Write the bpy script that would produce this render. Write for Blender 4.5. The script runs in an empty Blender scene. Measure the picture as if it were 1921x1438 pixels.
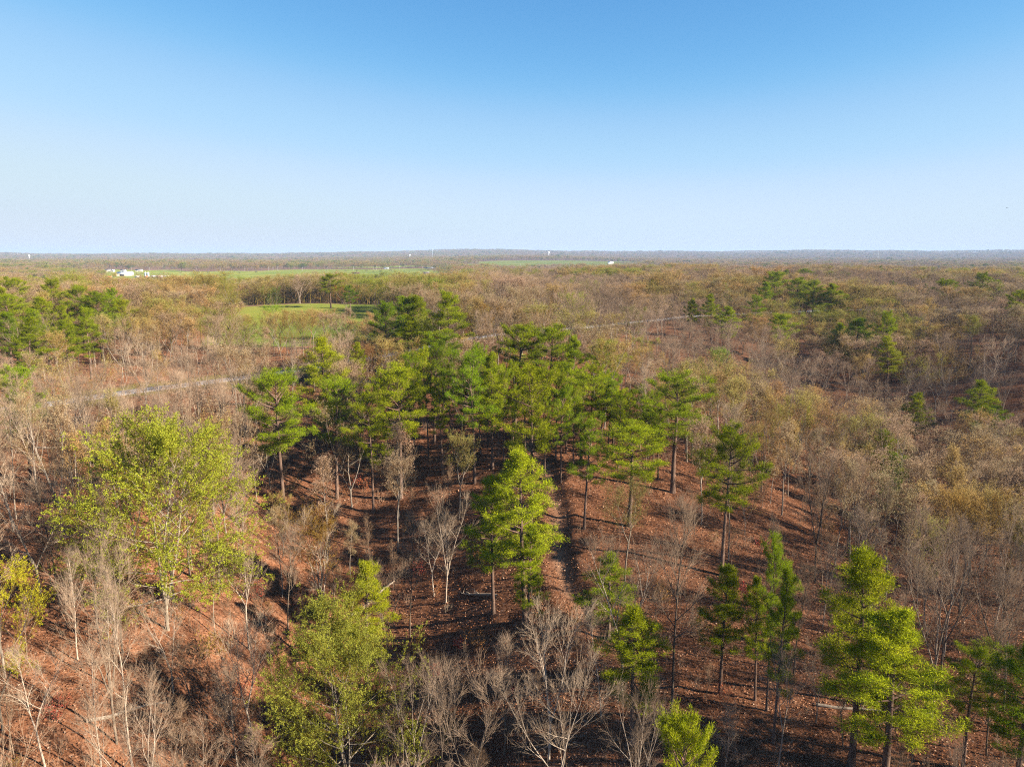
import bpy, math, random
import numpy as np

# ---------------------------------------------------------------- camera, sky, sun, exposure
SC = bpy.context.scene
COL = SC.collection
R = math.radians
CAM_Z = 42.0
cam_data = bpy.data.cameras.new('camera')
cam = bpy.data.objects.new('camera', cam_data)
COL.objects.link(cam)
cam.location = (0, 0, CAM_Z)
cam.rotation_euler = (R(90 - 10.3), 0, 0)
cam_data.sensor_width = 36.0
cam_data.lens = 36.0 * 1332 / 1921
cam_data.clip_start = 0.5
cam_data.clip_end = 40000
SC.camera = cam

SUN_EL, SUN_AZ = 23.0, 74.0            # elevation; degrees to the right of straight behind the camera
to_sun = (math.sin(R(SUN_AZ)) * math.cos(R(SUN_EL)), -math.cos(R(SUN_AZ)) * math.cos(R(SUN_EL)), math.sin(R(SUN_EL)))
world = bpy.data.worlds.new('World')
SC.world = world
world.use_nodes = True
wn = world.node_tree.nodes; wl = world.node_tree.links
wn.clear()
sky = wn.new('ShaderNodeTexSky')
sky.sky_type = 'NISHITA'
sky.sun_disc = False
sky.sun_elevation = R(SUN_EL)
sky.sun_rotation = math.atan2(to_sun[0], to_sun[1])
sky.altitude = 200
sky.air_density = 0.5
sky.dust_density = 0.0
sky.ozone_density = 1.0
bg = wn.new('ShaderNodeBackground'); bg.inputs['Strength'].default_value = 0.0505
wo = wn.new('ShaderNodeOutputWorld')
# soft shoulder on the sky's brightness, as the camera rolls off its highlights
sc_in = wn.new('ShaderNodeVectorMath'); sc_in.operation = 'SCALE'; sc_in.inputs['Scale'].default_value = 0.1045
sc_out = wn.new('ShaderNodeVectorMath'); sc_out.operation = 'SCALE'; sc_out.inputs['Scale'].default_value = 5.75
cv = wn.new('ShaderNodeRGBCurve')
for ch, pts in enumerate((((0, 0), (0.10, 0.147), (0.155, 0.34), (0.19, 0.41), (0.29, 0.57), (0.5, 0.62), (1, 0.66)),
                          ((0, 0), (0.176, 0.423), (0.26, 0.60), (0.315, 0.66), (0.47, 0.74), (0.8, 0.735), (1, 0.735)),
                          ((0, 0), (0.33, 0.79), (0.48, 0.90), (0.6, 0.92), (0.8, 0.86), (1, 0.84)))):
    c = cv.mapping.curves[ch]
    while len(c.points) < len(pts): c.points.new(0.5, 0.5)
    for p, q in zip(c.points, pts): p.location = q
cv.mapping.update()
wl.new(sky.outputs[0], sc_in.inputs[0]); wl.new(sc_in.outputs[0], cv.inputs['Color'])
wl.new(cv.outputs[0], sc_out.inputs[0]); wl.new(sc_out.outputs[0], bg.inputs[0]); wl.new(bg.outputs[0], wo.inputs[0])

sun_data = bpy.data.lights.new('sun', 'SUN')
sun_data.energy = 5.0
sun_data.angle = R(0.53)
sun_data.color = (1.0, 0.90, 0.76)
sun = bpy.data.objects.new('sun', sun_data)
COL.objects.link(sun)
from mathutils import Vector
sun.rotation_euler = Vector(to_sun).to_track_quat('Z', 'Y').to_euler()
sun.location = (60, -60, 120)

SC.view_settings.view_transform = 'Standard'
SC.view_settings.look = 'None'
SC.view_settings.exposure = 1.9
SC.view_settings.gamma = 1.0
SC.view_settings.use_curve_mapping = False
SC.render.engine = 'CYCLES'
SC.cycles.max_bounces = 5
SC.cycles.diffuse_bounces = 1
SC.cycles.glossy_bounces = 1
SC.cycles.transmission_bounces = 2
SC.cycles.volume_bounces = 0
SC.cycles.transparent_max_bounces = 4
SC.cycles.caustics_reflective = False
SC.cycles.caustics_refractive = False
SC.cycles.use_denoising = False
SC.cycles.filter_width = 1.15
SC.cycles.use_adaptive_sampling = False
SC.cycles.sample_clamp_indirect = 4.0

# ---------------------------------------------------------------- terrain
def smooth(a, b, t):
    t = np.clip((np.asarray(t, float) - a) / (b - a), 0, 1)
    return t * t * (3 - 2 * t)

def _hash(ix, iy, seed):
    h = (ix.astype(np.int64) * 374761393 + iy.astype(np.int64) * 668265263 + seed * 1274126177) & 0xffffffff
    h = ((h ^ (h >> 13)) * 1274126177) & 0xffffffff
    return ((h ^ (h >> 16)) & 0xffff) / 65535.0

def vnoise(x, y, seed=0):
    x = np.asarray(x, float); y = np.asarray(y, float)
    ix = np.floor(x); iy = np.floor(y); fx = x - ix; fy = y - iy
    fx = fx * fx * (3 - 2 * fx); fy = fy * fy * (3 - 2 * fy)
    a = _hash(ix, iy, seed); b = _hash(ix + 1, iy, seed)
    c = _hash(ix, iy + 1, seed); d = _hash(ix + 1, iy + 1, seed)
    return (a + (b - a) * fx) * (1 - fy) + (c + (d - c) * fx) * fy - 0.5

def fbm(x, y, octaves=4, seed=0):
    s = 0; a = 1.0
    for o in range(octaves):
        s = s + a * vnoise(x * 2 ** o, y * 2 ** o, seed + o * 17); a *= 0.5
    return s

def dist_line(x, y, pts):
    """distance to a polyline and the position (0..1) along it"""
    x = np.asarray(x, float); y = np.asarray(y, float)
    best = np.full(np.broadcast(x, y).shape, 1e9); pos = np.zeros_like(best)
    n = len(pts) - 1
    for i in range(n):
        ax, ay = pts[i][:2]; bx, by = pts[i + 1][:2]
        dx, dy = bx - ax, by - ay
        t = np.clip(((x - ax) * dx + (y - ay) * dy) / (dx * dx + dy * dy), 0, 1)
        d = np.hypot(x - ax - t * dx, y - ay - t * dy)
        m = d < best
        best = np.where(m, d, best); pos = np.where(m, (i + t) / n, pos)
    return best, pos

RIDGE = [(16, 58), (11, 100), (5, 150), (-2, 220), (6, 320)]
RAVINE = [(-14, 20), (-19, 60), (-22, 88), (-35, 120), (-58, 150)]
VALLEY = [(60, 20), (88, 120), (104, 190), (125, 290), (190, 420)]
ROAD = [(-220, 60), (-160, 105), (-125, 138), (-112, 151), (-105, 160), (-99, 170), (-91, 180), (-77.5, 192), (-59, 205), (-35, 222),
        (-11, 244), (20, 275), (52, 310), (84, 341), (130, 360), (190, 380), (270, 410), (380, 470)]
TRACK = [(15.5, 70), (13, 75), (10.4, 80), (7.6, 89), (6.6, 98), (7.4, 109), (6.4, 121), (2, 136)]
FIELDS = [(-88, 322, 44, 78, 0.27), (-182, 335, 26, 16, 0.0)]
MEADOWS = [(-30.5, -4.5, 980, 2250), (-4.0, 10.5, 1900, 3900), (-13, -8, 2500, 3000)]      # bearing from, to; distance from, to

def ground0(x, y):
    x = np.asarray(x, float); y = np.asarray(y, float)
    d = np.hypot(x, y)
    az = np.degrees(np.arctan2(x, np.maximum(y, 1e-3)))
    fall = 340 + 440 * smooth(-8, 12, az)
    z = -3.0 + 15.0 * smooth(105, 320, d) * (1 - smooth(0, 1, (d - fall) / 400.0))
    z = z + 3.4 * fbm(x / 170, y / 170, 3, 5) * smooth(200, 420, d) * (1 - smooth(1500, 2600, d))
    r, p = dist_line(x, y, RIDGE)
    z = z + 9.5 * np.exp(-(r / 46) ** 2) * smooth(58, 150, y) * (1 - smooth(190, 330, y))
    z = z + 8.0 * smooth(-14, -66, x) * np.exp(-((y - 105) / 100) ** 2)
    r, p = dist_line(x, y, RAVINE)
    ry = np.array([q[1] for q in RAVINE], float); rx = np.array([q[0] for q in RAVINE], float)
    wid = np.where(x > np.interp(y, ry, rx), 21.0, 13.0)          # long shaded right bank, short sunny left bank
    z = z - 10.0 * np.exp(-(r / wid) ** 2) * (1 - smooth(0.45, 1.0, p))
    r, p = dist_line(x, y, VALLEY)
    z = z - 9.0 * np.exp(-(r / 38) ** 2) * smooth(40, 130, y) * (1 - smooth(230, 380, y))
    # rising pasture beyond the road
    z = z + 3.0 * np.exp(-((x + 110) / 70) ** 2 - ((y - 410) / 50) ** 2)
    # far hill ranges
    hill = 36 + 16 * smooth(-34, -8, az) + 20 * np.exp(-((az + 3) / 7) ** 2) + 12 * smooth(4, 20, az) - 4 * smooth(24, 38, az)
    hill = hill + 22 * fbm(az / 4.0, d / 2500, 3, 9)
    z = z + hill * smooth(5500, 9500, d) + 14 * smooth(2600, 3900, d) * np.exp(-((az - 1) / 9) ** 2)
    z = z + 10 * fbm(x / 900, y / 900, 3, 21) * smooth(1800, 4000, d)
    return z

def terrain(x, y, detail=True):
    x = np.asarray(x, float); y = np.asarray(y, float)
    z = ground0(x, y)
    d = np.hypot(x, y)
    if detail:
        rr, p = dist_line(x, y, ROAD)
        keep = smooth(3.5, 9, rr)
        z = z + keep * (0.55 * fbm(x / 9, y / 9, 3, 31) + 0.22 * fbm(x / 1.7, y / 1.7, 2, 41)) * (1 - smooth(200, 420, d))
        t, p = dist_line(x, y, TRACK)
        z = z - 0.55 * np.exp(-(t / 1.5) ** 2) + 0.25 * np.exp(-((t - 2.6) / 0.9) ** 2)
    return z

def field_mask(x, y):
    m = np.zeros(np.broadcast(np.asarray(x, float), np.asarray(y, float)).shape)
    for cx, cy, rx, ry, rot in FIELDS:
        dx, dy = x - cx, y - cy
        u = dx * math.cos(rot) + dy * math.sin(rot); v = -dx * math.sin(rot) + dy * math.cos(rot)
        q = np.maximum(np.abs(u) / rx, np.abs(v) / ry) + 0.16 * fbm(x / (rx * 0.5), y / (rx * 0.5), 3, 77)
        m = np.maximum(m, 1 - smooth(0.93, 1.0, q))
    az = np.degrees(np.arctan2(x, np.maximum(y, 1e-3))); d = np.hypot(x, y)
    az = az + 4.5 * fbm(d / 200, az / 3, 2, 13); dn = d * (1 + 0.22 * fbm(az / 4, d / 900, 2, 19))
    for a0, a1, d0, d1 in MEADOWS:
        m = np.maximum(m, smooth(a0, a0 + 0.4, az) * (1 - smooth(a1 - 0.4, a1, az)) * smooth(d0, d0 * 1.02, dn) * (1 - smooth(d1 * 0.98, d1, dn)))
    return m
PINES = [
 (-38.1, 112.7, 24.6, 9.9, 'round', 'tall round-crowned pine standing alone left of the pine stand, bare lower trunk'),
 (-36.9, 136.3, 22.8, 8.8, 'full', 'layered pine directly behind the round-crowned pine, near the gravel road'),
 (-31.6, 122.5, 21.2, 8.4, 'sparse', 'thin-trunked pine just right of the round-crowned pine'),
 (-24.3, 118.5, 21.5, 7.0, 'sparse', 'slim pine with gappy crown between two larger pines, left of the stand'),
 (-19.8, 120.8, 22.8, 10.5, 'round', 'broad bright pine on the left flank of the central stand'),
 (-34.3, 153.4, 17.0, 5.4, 'young', 'small pale green pine beside a bare tree, upper left of the stand'),
 (-33.4, 187.3, 20.0, 8.8, 'round', 'leftmost pine of the dark clump behind the central stand'),
 (-28.9, 196.1, 20.0, 9.8, 'round', 'second pine from the left in the dark clump behind the stand'),
 (-24.4, 193.0, 21.0, 8.5, 'full', 'third pine from the left in the dark clump behind the stand'),
 (-15.6, 181.6, 23.0, 11.1, 'full', 'tallest pine of the dark clump behind the stand, at its right end'),
 (-25.1, 180.0, 17.0, 9.6, 'full', 'low dense pine at the front of the dark clump behind the stand'),
 (-15.5, 157.3, 16.6, 8.7, 'sparse', 'long-trunked pine with thin pale crown below the tall dark clump'),
 (-15.6, 138.4, 19.9, 5.8, 'round', 'narrow pine with dark trunk left of the long-trunked pine'),
 (-18.9, 131.7, 20.5, 6.5, 'sparse', 'pine with forked-looking crown on the left side of the stand'),
 (-16.2, 133.3, 20.2, 4.9, 'sparse', 'yellowish thin pine in the left half of the stand'),
 (-6.6, 120.3, 22.3, 7.1, 'sparse', 'big pine with a straight grey trunk at the front of the stand'),
 (-3.5, 123.7, 21.0, 5.6, 'full', 'pine close behind the straight grey trunk, front of the stand'),
 (-6.0, 130.3, 20.0, 5.0, 'round', 'pine half hidden behind the front pines, centre of the stand'),
 (0.6, 141.8, 20.5, 10.3, 'round', 'dark broad pine at the top centre of the stand'),
 (7.6, 141.4, 20.0, 9.1, 'round', 'pine with domed top right of the dark broad pine, top of the stand'),
 (12.2, 141.9, 18.5, 7.2, 'full', 'pine filling the gap behind the domed pine, upper right of the stand'),
 (20.8, 156.1, 15.3, 9.6, 'round', 'rightmost pine along the top of the stand, beside brown bare trees'),
 (2.8, 104.4, 24.3, 9.7, 'sparse', 'tallest pine in the middle of the stand, wide tiered crown'),
 (12.5, 123.9, 16.4, 9.4, 'sparse', 'pine with spreading shelf branches right of the tiered pine'),
 (19.1, 129.6, 12.3, 9.8, 'round', 'dense pine on the right shoulder of the stand'),
 (18.0, 103.7, 15.4, 12.4, 'round', 'broadest low pine crown at the right front of the stand'),
 (11.0, 102.6, 16.9, 5.3, 'sparse', 'pine with bent bare trunk at the left of the broadest crown'),
 (27.4, 115.9, 20.0, 12.1, 'sparse', 'large tiered pine standing apart at the right end of the stand'),
 (29.1, 92.2, 20.5, 8.9, 'round', 'dark drooping pine in front of the large tiered pine, right'),
 (1.7, 84.2, 22.3, 8.2, 'full', 'bright yellow-green pine in the open at the foot of the stand'),
 (-2.5, 87.9, 19.1, 5.9, 'full', 'left companion of the bright pine at the foot of the stand'),
 (2.0, 82.0, 14.1, 4.2, 'young', 'small feathery pine right of the bright pine at its foot'),
 (-18.2, 81.2, 16.8, 6.4, 'full', 'bright slim pine above the olive budding tree, bottom centre left'),
 (11.6, 78.6, 10.9, 5.9, 'young', 'soft green pine on the low slope right of the dirt track'),
 (11.6, 61.0, 14.1, 5.8, 'full', 'pine with lit right side below the end of the dirt track'),
 (21.8, 67.5, 14.4, 4.5, 'full', 'slender dark pine on the right slope, left of a pair'),
 (25.8, 64.9, 17.5, 3.6, 'sparse', 'thin faded pine rising behind a pair on the right slope'),
 (24.8, 60.2, 17.6, 3.3, 'full', 'right one of the paired pines on the lower right slope'),
 (25.2, 66.6, 13.6, 2.8, 'full', 'left one of the paired pines on the lower right slope'),
 (30.5, 56.7, 20.5, 7.1, 'full', 'large conical pine at lower right, upper of two overlapping'),
 (31.2, 52.6, 16.5, 8.6, 'full', 'broad yellow-green pine at lower right in front of the conical pine'),
 (40.6, 56.7, 11.8, 4.5, 'sparse', 'small pine with dark crown near the lower right corner'),
 (42.4, 52.7, 14.4, 5.6, 'full', 'dark pine cut by the right edge, lower right corner'),
 (10.7, 38.9, 19.0, 4.2, 'round', 'bright pine top poking up at the bottom edge right of centre'),
 (-78.0, 110.7, 17.8, 7.3, 'sparse', 'wispy pine on the left edge by the gravel road'),
 (71.6, 131.2, 15.8, 7.5, 'full', 'pine amid bare trees, right of centre below the valley'),
 (68.7, 123.7, 14.0, 4.8, 'young', 'low pine leaning on the right side of the pine amid bare trees'),
 (98.0, 167.8, 15.0, 7.4, 'full', 'compact dark pine in the bare woods at right'),
 (112.1, 166.8, 17.0, 7.9, 'full', 'fluffy pine in the bare woods near the right edge'),
 (110.7, 161.7, 12.0, 10.4, 'round', 'low dark pine below the fluffy pine near the right edge'),
 (115.5, 237.0, 20.0, 14.0, 'full', 'big full pine on the valley side at right, largest of its trio'),
 (123.3, 234.4, 21.0, 7.5, 'round', 'thin pine behind the big full pine on the valley side'),
 (117.7, 219.4, 17.0, 9.0, 'full', 'right lower pine of the trio on the valley side'),
 (112.0, 240.6, 18.0, 7.3, 'full', 'left edge pine of the trio on the valley side'),
 (125.9, 343.2, 21.0, 11.9, 'round', 'tallest pine of the right-hand ridge grove'),
 (112.4, 317.9, 19.0, 8.6, 'full', 'left outer pine of the right-hand ridge grove'),
 (130.0, 326.7, 20.0, 8.4, 'round', 'narrow second pine of the right-hand ridge grove'),
 (133.7, 316.7, 20.0, 11.9, 'round', 'third pine of the right-hand ridge grove'),
 (139.2, 313.2, 20.0, 11.3, 'full', 'fourth pine of the right-hand ridge grove'),
 (143.4, 310.6, 17.0, 9.4, 'full', 'right outer pine of the right-hand ridge grove'),
 (76.3, 248.8, 17.0, 7.9, 'full', 'lone pine left of the ridge grove, beside the far road'),
 (75.5, 268.1, 18.0, 7.7, 'full', 'pine above the far road, left of the ridge grove'),
 (68.5, 272.5, 15.0, 5.8, 'full', 'small pine at the left end of the far road glimpse'),
 (97.4, 283.8, 17.0, 9.0, 'sparse', 'open-branched pine in front of the ridge grove'),
 (95.3, 251.5, 17.0, 9.9, 'round', 'spreading pine below the ridge grove'),
 (108.7, 365.6, 15.0, 7.7, 'young', 'faint grey-green pine in the bare woods above the far road'),
 (195.6, 321.0, 18.0, 9.7, 'round', 'left single pine in the far right woods'),
 (226.3, 344.3, 20.0, 11.4, 'round', 'tall pine of the far right pair'),
 (208.9, 308.9, 18.0, 9.3, 'round', 'lower pine of the far right pair'),
 (180.0, 252.7, 17.0, 8.4, 'round', 'pine cut by the right edge in the far woods'),
 (71.6, 360.2, 16.0, 8.7, 'round', 'single dark pine in the brown woods right of centre'),
 (-94.1, 370.1, 17.0, 11.7, 'round', 'dark round evergreen at the edge of the far pasture'),
 (-136.6, 194.5, 20.0, 9.2, 'round', 'G'),
 (-147.3, 206.3, 21.0, 7.8, 'full', 'G'),
 (-116.6, 169.7, 18.0, 7.8, 'full', 'G'),
 (-164.0, 254.8, 20.0, 10.4, 'round', 'G'),
 (-129.0, 196.2, 20.0, 9.3, 'full', 'G'),
 (-125.9, 197.5, 18.0, 7.5, 'full', 'G'),
 (-138.1, 227.7, 20.0, 8.6, 'round', 'G'),
 (-122.0, 209.5, 20.0, 9.2, 'round', 'G'),
 (-125.7, 223.2, 20.0, 6.8, 'round', 'G'),
 (-120.9, 220.3, 17.0, 7.4, 'round', 'G'),
 (-125.3, 185.8, 18.0, 7.1, 'full', 'G'),
 (-114.5, 181.7, 16.0, 6.9, 'full', 'G'),
 (-167.3, 242.5, 21.0, 8.4, 'round', 'G'),
 (-129.7, 182.1, 17.0, 6.9, 'full', 'G'),
 (-113.0, 188.1, 19.0, 7.2, 'full', 'G'),
 (387.6, 688.1, 15.0, 13.4, 'round', 'F'),
 (-713.1, 1067.1, 17.0, 14.0, 'round', 'F'),
 (-862.0, 1242.3, 17.0, 14.0, 'round', 'F'),
 (-75.2, 330.6, 14.0, 7.5, 'round', 'F'),
 (5.2, 130.2, 15.5, 4.6, 'sparse', 'S'),
 (2.5, 129.5, 14.9, 4.4, 'sparse', 'S'),
 (0.2, 129.9, 15.9, 4.4, 'sparse', 'S'),
 (-2.5, 127.8, 16.9, 4.6, 'sparse', 'S'),
 (8.0, 125.5, 16.0, 4.7, 'sparse', 'S'),
 (10.1, 128.3, 16.1, 4.4, 'sparse', 'S'),
 (15.1, 132.2, 15.1, 4.7, 'sparse', 'S'),
 (17.4, 134.3, 13.7, 5.2, 'sparse', 'S'),
 (23.2, 118.6, 13.8, 4.2, 'sparse', 'S'),
 (25.8, 120.4, 12.5, 3.7, 'sparse', 'S'),
 (-12.2, 136.4, 14.5, 4.6, 'sparse', 'S'),
 (-9.3, 132.7, 16.3, 4.1, 'sparse', 'S'),
 (8.4, 117.0, 15.8, 4.6, 'sparse', 'S'),
 (19.1, 122.8, 13.5, 4.2, 'sparse', 'S'),
 (-23.0, 126.3, 18.6, 4.3, 'sparse', 'S'),
 (-12.7, 125.0, 17.1, 4.1, 'sparse', 'S'),
 (22.2, 130.5, 11.9, 4.6, 'sparse', 'S'),
 (24.8, 133.4, 12.0, 4.5, 'sparse', 'S'),
 (17.8, 127.4, 13.9, 4.3, 'sparse', 'S'),
 (25.8, 125.1, 13.7, 4.3, 'sparse', 'S'),
 (5.8, 120.4, 14.0, 3.7, 'sparse', 'S'),
 (10.8, 120.6, 14.9, 3.9, 'sparse', 'S'),
 (-1.5, 124.7, 16.9, 4.3, 'sparse', 'S'),
 (-20.6, 137.6, 16.4, 4.5, 'sparse', 'S'),
 (-4.7, 132.9, 16.5, 4.1, 'sparse', 'S'),
]
LEAFY = [
 (-39.6, 75.3, 22.7, 20.0, (0.44, 0.47, 0.05), 'wide lime-green leafing tree on the left slope, largest of its kind'),
 (-44.8, 56.0, 14.3, 9.2, (0.58, 0.52, 0.04), 'yellow-green leafing tree cut by the left edge, lower left'),
 (-16.3, 62.3, 20.3, 15.8, (0.36, 0.36, 0.06), 'big olive-yellow budding tree at the bottom, left of centre'),
 (-25.7, 90.4, 17.2, 8.5, (0.42, 0.24, 0.06), 'orange-tan budding tree beside a white forked tree, above the bright pine'),
 (-87.1, 259.6, 12.0, 11.0, (0.33, 0.52, 0.04), 'small bright lime tree in front of the rising pasture'),
 (-119.6, 209.7, 14.0, 9.2, (0.33, 0.44, 0.06), 'lime tree top below the dark pine grove at left'),
 (52.8, 178.2, 15.0, 7.9, (0.33, 0.42, 0.08), 'pale lime tree at the valley edge right of the stand'),
 (43.0, 613.5, 19.0, 14.0, (0.3, 0.32, 0.05), 'olive tree standing proud of the far brown woods'),
 (-126.4, 320.5, 18.0, 14.0, (0.33, 0.38, 0.05), 'yellow-green tree in the far left woods'),
 (22.9, 219.4, 16.0, 11.0, (0.4, 0.36, 0.1), 'cream-yellow budding tree in the woods behind the stand'),
 (39.0, 226.9, 15.0, 9.3, (0.3, 0.33, 0.06), 'pale green budding tree behind the stand, right of the cream one'),
 (124.0, 198.8, 16.0, 13.9, (0.46, 0.33, 0.12), 'golden budding tree in the bare woods, far right middle'),
 (148.2, 227.1, 15.0, 8.3, (0.36, 0.38, 0.07), 'small lime-yellow tree in the right-hand woods'),
 (15.2, 89.3, 13.1, 6.8, (0.36, 0.31, 0.12), 'pale olive budding tree under the broadest pine'),
 (61.3, 90.1, 17.0, 9.3, (0.5, 0.33, 0.1), 'golden budding tree on the right slope near the edge'),
 (-79.8, 345.3, 13.0, 14.0, (0.46, 0.24, 0.05), 'orange budding tree by the dark cedars at the pasture edge'),
 (-106.4, 318.6, 14.0, 9.6, (0.22, 0.35, 0.04), 'green leafing tree at the left end of the pasture'),
 (-5.2, 195.3, 16.0, 8.9, (0.48, 0.32, 0.08), 'golden tree top just right of the dark pine clump'),
 (7.6, 196.7, 15.0, 9.6, (0.46, 0.32, 0.09), 'ochre tree top above the domed pines'),
 (-170.7, 272.7, 17.0, 10.7, (0.5, 0.28, 0.05), 'orange tree behind the dark pine grove at left'),
 (-76.7, 202.1, 15.0, 13.8, (0.38, 0.34, 0.1), 'pale olive tree in front of the lime tree, left of the pasture'),
 (-34.0, 166.1, 13.0, 7.6, (0.44, 0.25, 0.1), 'peach-coloured budding tree at the upper left of the stand'),
 (-64.3, 211.4, 15.0, 12.8, (0.44, 0.3, 0.1), 'tan budding tree at the foot of the pasture'),
 (46.1, 125.4, 16.0, 10.7, (0.42, 0.3, 0.14), 'tan budding tree below the valley, right of the tiered pine'),
 (58.3, 133.2, 16.0, 10.3, (0.44, 0.29, 0.1), 'brown-gold budding tree right of the tan one below the valley'),
 (75.7, 602.0, 16.0, 14.0, (0.4, 0.26, 0.08), 'rust tree in the far woods right of the olive tree'),
 (290.8, 568.2, 16.0, 14.0, (0.4, 0.38, 0.08), 'yellowish tree top in the far right woods'),
]
BARE = [
 (3.6, 61.5, 15.1, 8.9, 'w', 'white-limbed bare tree in the dark hollow at bottom centre'),
 (4.0, 55.0, 13.3, 10.0, 'w', 'many-stemmed pale bare tree at the bottom edge, centre'),
 (15.9, 64.1, 23.2, 6.3, 'd', 'tall bare tree with a dark trunk right of the dirt track'),
 (-26.6, 64.9, 15.3, 7.6, 'w', 'grey bare tree on the edge of the dark hollow, lower left'),
 (-39.5, 53.3, 10.6, 6.1, 'w', 'white crooked bare tree near the lower left corner'),
 (-54.6, 76.5, 13.5, 12.5, 'w', 'wide sprawling bare tree on the left edge'),
 (-35.2, 66.9, 10.7, 6.7, 'w', 'two-stemmed bare tree below the wide lime tree'),
 (-26.2, 90.7, 17.5, 7.9, 'w', 'white forked bare tree left of the orange-tan tree'),
 (-9.4, 93.8, 15.9, 6.7, 'w', 'thin bare tree left of the bright pine at the stand foot'),
 (42.2, 92.5, 20.3, 9.6, 'd', 'bare oak with dark stem on the right slope'),
 (47.7, 71.9, 17.8, 11.2, 'd', 'leaning dark-trunked bare oak right of the conical pine'),
 (-68.3, 170.2, 18.9, 14.0, 'd', 'dark-stemmed bare oak beside the gravel road'),
 (-73.1, 139.0, 17.8, 9.6, 'w', 'pale straight bare tree this side of the road, left'),
 (-63.7, 140.7, 18.0, 9.8, 'w', 'bare tree forking low between road and lime tree'),
 (-72.6, 124.9, 15.7, 8.7, 'w', 'bare forked tree above the lime tree, left slope'),
 (-67.9, 120.4, 12.9, 5.6, 'w', 'twin-stemmed slender bare tree above the lime tree'),
 (-71.8, 102.8, 14.5, 5.7, 'w', 'pale leaning bare tree below the wispy pine'),
 (-39.9, 64.1, 12.7, 4.3, 'w', 'slender grey bare tree in the lower left slope, tall'),
 (-44.6, 66.7, 11.9, 3.3, 'w', 'thin bare tree left of the slender grey one'),
 (-11.3, 95.7, 11.0, 6.8, 'w', 'pale low-forking bare tree in the dark hollow'),
 (64.8, 186.6, 17.0, 14.0, 'w', 'white zigzag bare tree over the right valley'),
 (79.1, 197.2, 15.0, 13.5, 'w', 'white bare tree in the valley, right of the zigzag one'),
 (130.1, 191.6, 18.0, 14.0, 'w', 'white-barked bare tree near the right edge, middle'),
 (113.0, 184.7, 16.0, 8.4, 'w', 'white straight bare tree below the golden tree, right'),
 (25.7, 129.2, 18.3, 6.0, 'w', 'pale bare tree in the gap between stand and tiered pine'),
 (48.0, 81.2, 17.3, 5.9, 'd', 'slim dark bare tree on the right slope'),
 (47.1, 90.4, 18.2, 7.2, 'd', 'bare tree with upswept limbs, right slope middle'),
 (31.1, 71.4, 13.1, 4.1, 'd', 'thin dark leaning bare tree on the right slope'),
 (63.3, 85.9, 16.2, 6.2, 'w', 'grey bare tree at right edge of the slope'),
 (-71.0, 110.9, 14.1, 5.2, 'w', 'bare pale tree at left between pine and lime tree'),
 (39.9, 124.1, 15.0, 8.7, 'w', 'bare tree beside the dark drooping pine'),
 (-51.6, 145.4, 16.9, 6.7, 'd', 'bare tree behind the round-crowned pine, by the road'),
 (-47.5, 150.2, 17.4, 6.5, 'w', 'second bare tree behind the round-crowned pine, by the road'),
 (9.2, 65.7, 12.4, 4.4, 'w', 'bare tree left of the lower lit pine, hollow edge'),
 (-35.5, 78.2, 12.8, 3.2, 'w', 'slim pole-like bare tree right of the lime tree'),
 (-37.7, 92.3, 11.6, 2.9, 'w', 'slender pole tree right of the lime tree, near its shadow'),
]
LOGS = [(-71.9, 145.1, 0.3, 9.0, 0.32, 'pale fallen log lying by the bare trees below the road'),
        (-69.0, 142.5, -0.35, 7.0, 0.26, 'second pale log crossing the first below the road'),
        (-81.9, 127.1, 0.1, 11.0, 0.2, 'long thin fallen log on the left slope'),
        (-4.5, 92.5, 2.5, 6.0, 0.22, 'bowed fallen log left of the bright pine'),
        (-20.6, 98.1, 0.8, 8.0, 0.22, 'fallen log across the dark hollow'),
        (34.7, 65.2, -0.2, 7.0, 0.18, 'fallen log under the pines on the lower right slope'),
        (-37.3, 62.2, 0.9, 7.5, 0.18, 'fallen log among saplings on the lower left slope')]
SNAGS = [(31.8, 75.9, 4.2, 0.38, 0.22, 'charred leaning stump on the right slope by the paired pines')]
# ---------------------------------------------------------------- materials
def new_mat(name):
    m = bpy.data.materials.new(name); m.use_nodes = True
    nt = m.node_tree; nt.nodes.clear()
    out = nt.nodes.new('ShaderNodeOutputMaterial')
    return m, nt, out

def N(nt, kind, **kw):
    n = nt.nodes.new(kind)
    for k, v in kw.items():
        if k in n.inputs.keys() if hasattr(n.inputs, 'keys') else False:
            n.inputs[k].default_value = v
        else:
            setattr(n, k, v)
    return n

def ramp(nt, stops, fac=None):
    r = nt.nodes.new('ShaderNodeValToRGB')
    el = r.color_ramp.elements
    while len(el) > 1: el.remove(el[-1])
    el[0].position = stops[0][0]; el[0].color = (*stops[0][1], 1)
    for p, c in stops[1:]:
        e = el.new(p); e.color = (*c, 1)
    if fac is not None: nt.links.new(fac, r.inputs[0])
    return r

def mixc(nt, fac, a, b, mode='MIX'):
    m = nt.nodes.new('ShaderNodeMix'); m.data_type = 'RGBA'; m.blend_type = mode
    for sock, v in ((m.inputs[0], fac), (m.inputs[6], a), (m.inputs[7], b)):
        if hasattr(v, 'default_value'): nt.links.new(v, sock)
        elif isinstance(v, (int, float)): sock.default_value = v
        else: sock.default_value = (*v, 1)
    return m.outputs[2]

def noise(nt, vec, scale, detail=4, rough=0.6):
    n = nt.nodes.new('ShaderNodeTexNoise')
    n.inputs['Scale'].default_value = scale; n.inputs['Detail'].default_value = detail; n.inputs['Roughness'].default_value = rough
    if vec is not None: nt.links.new(vec, n.inputs['Vector'])
    return n

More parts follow.
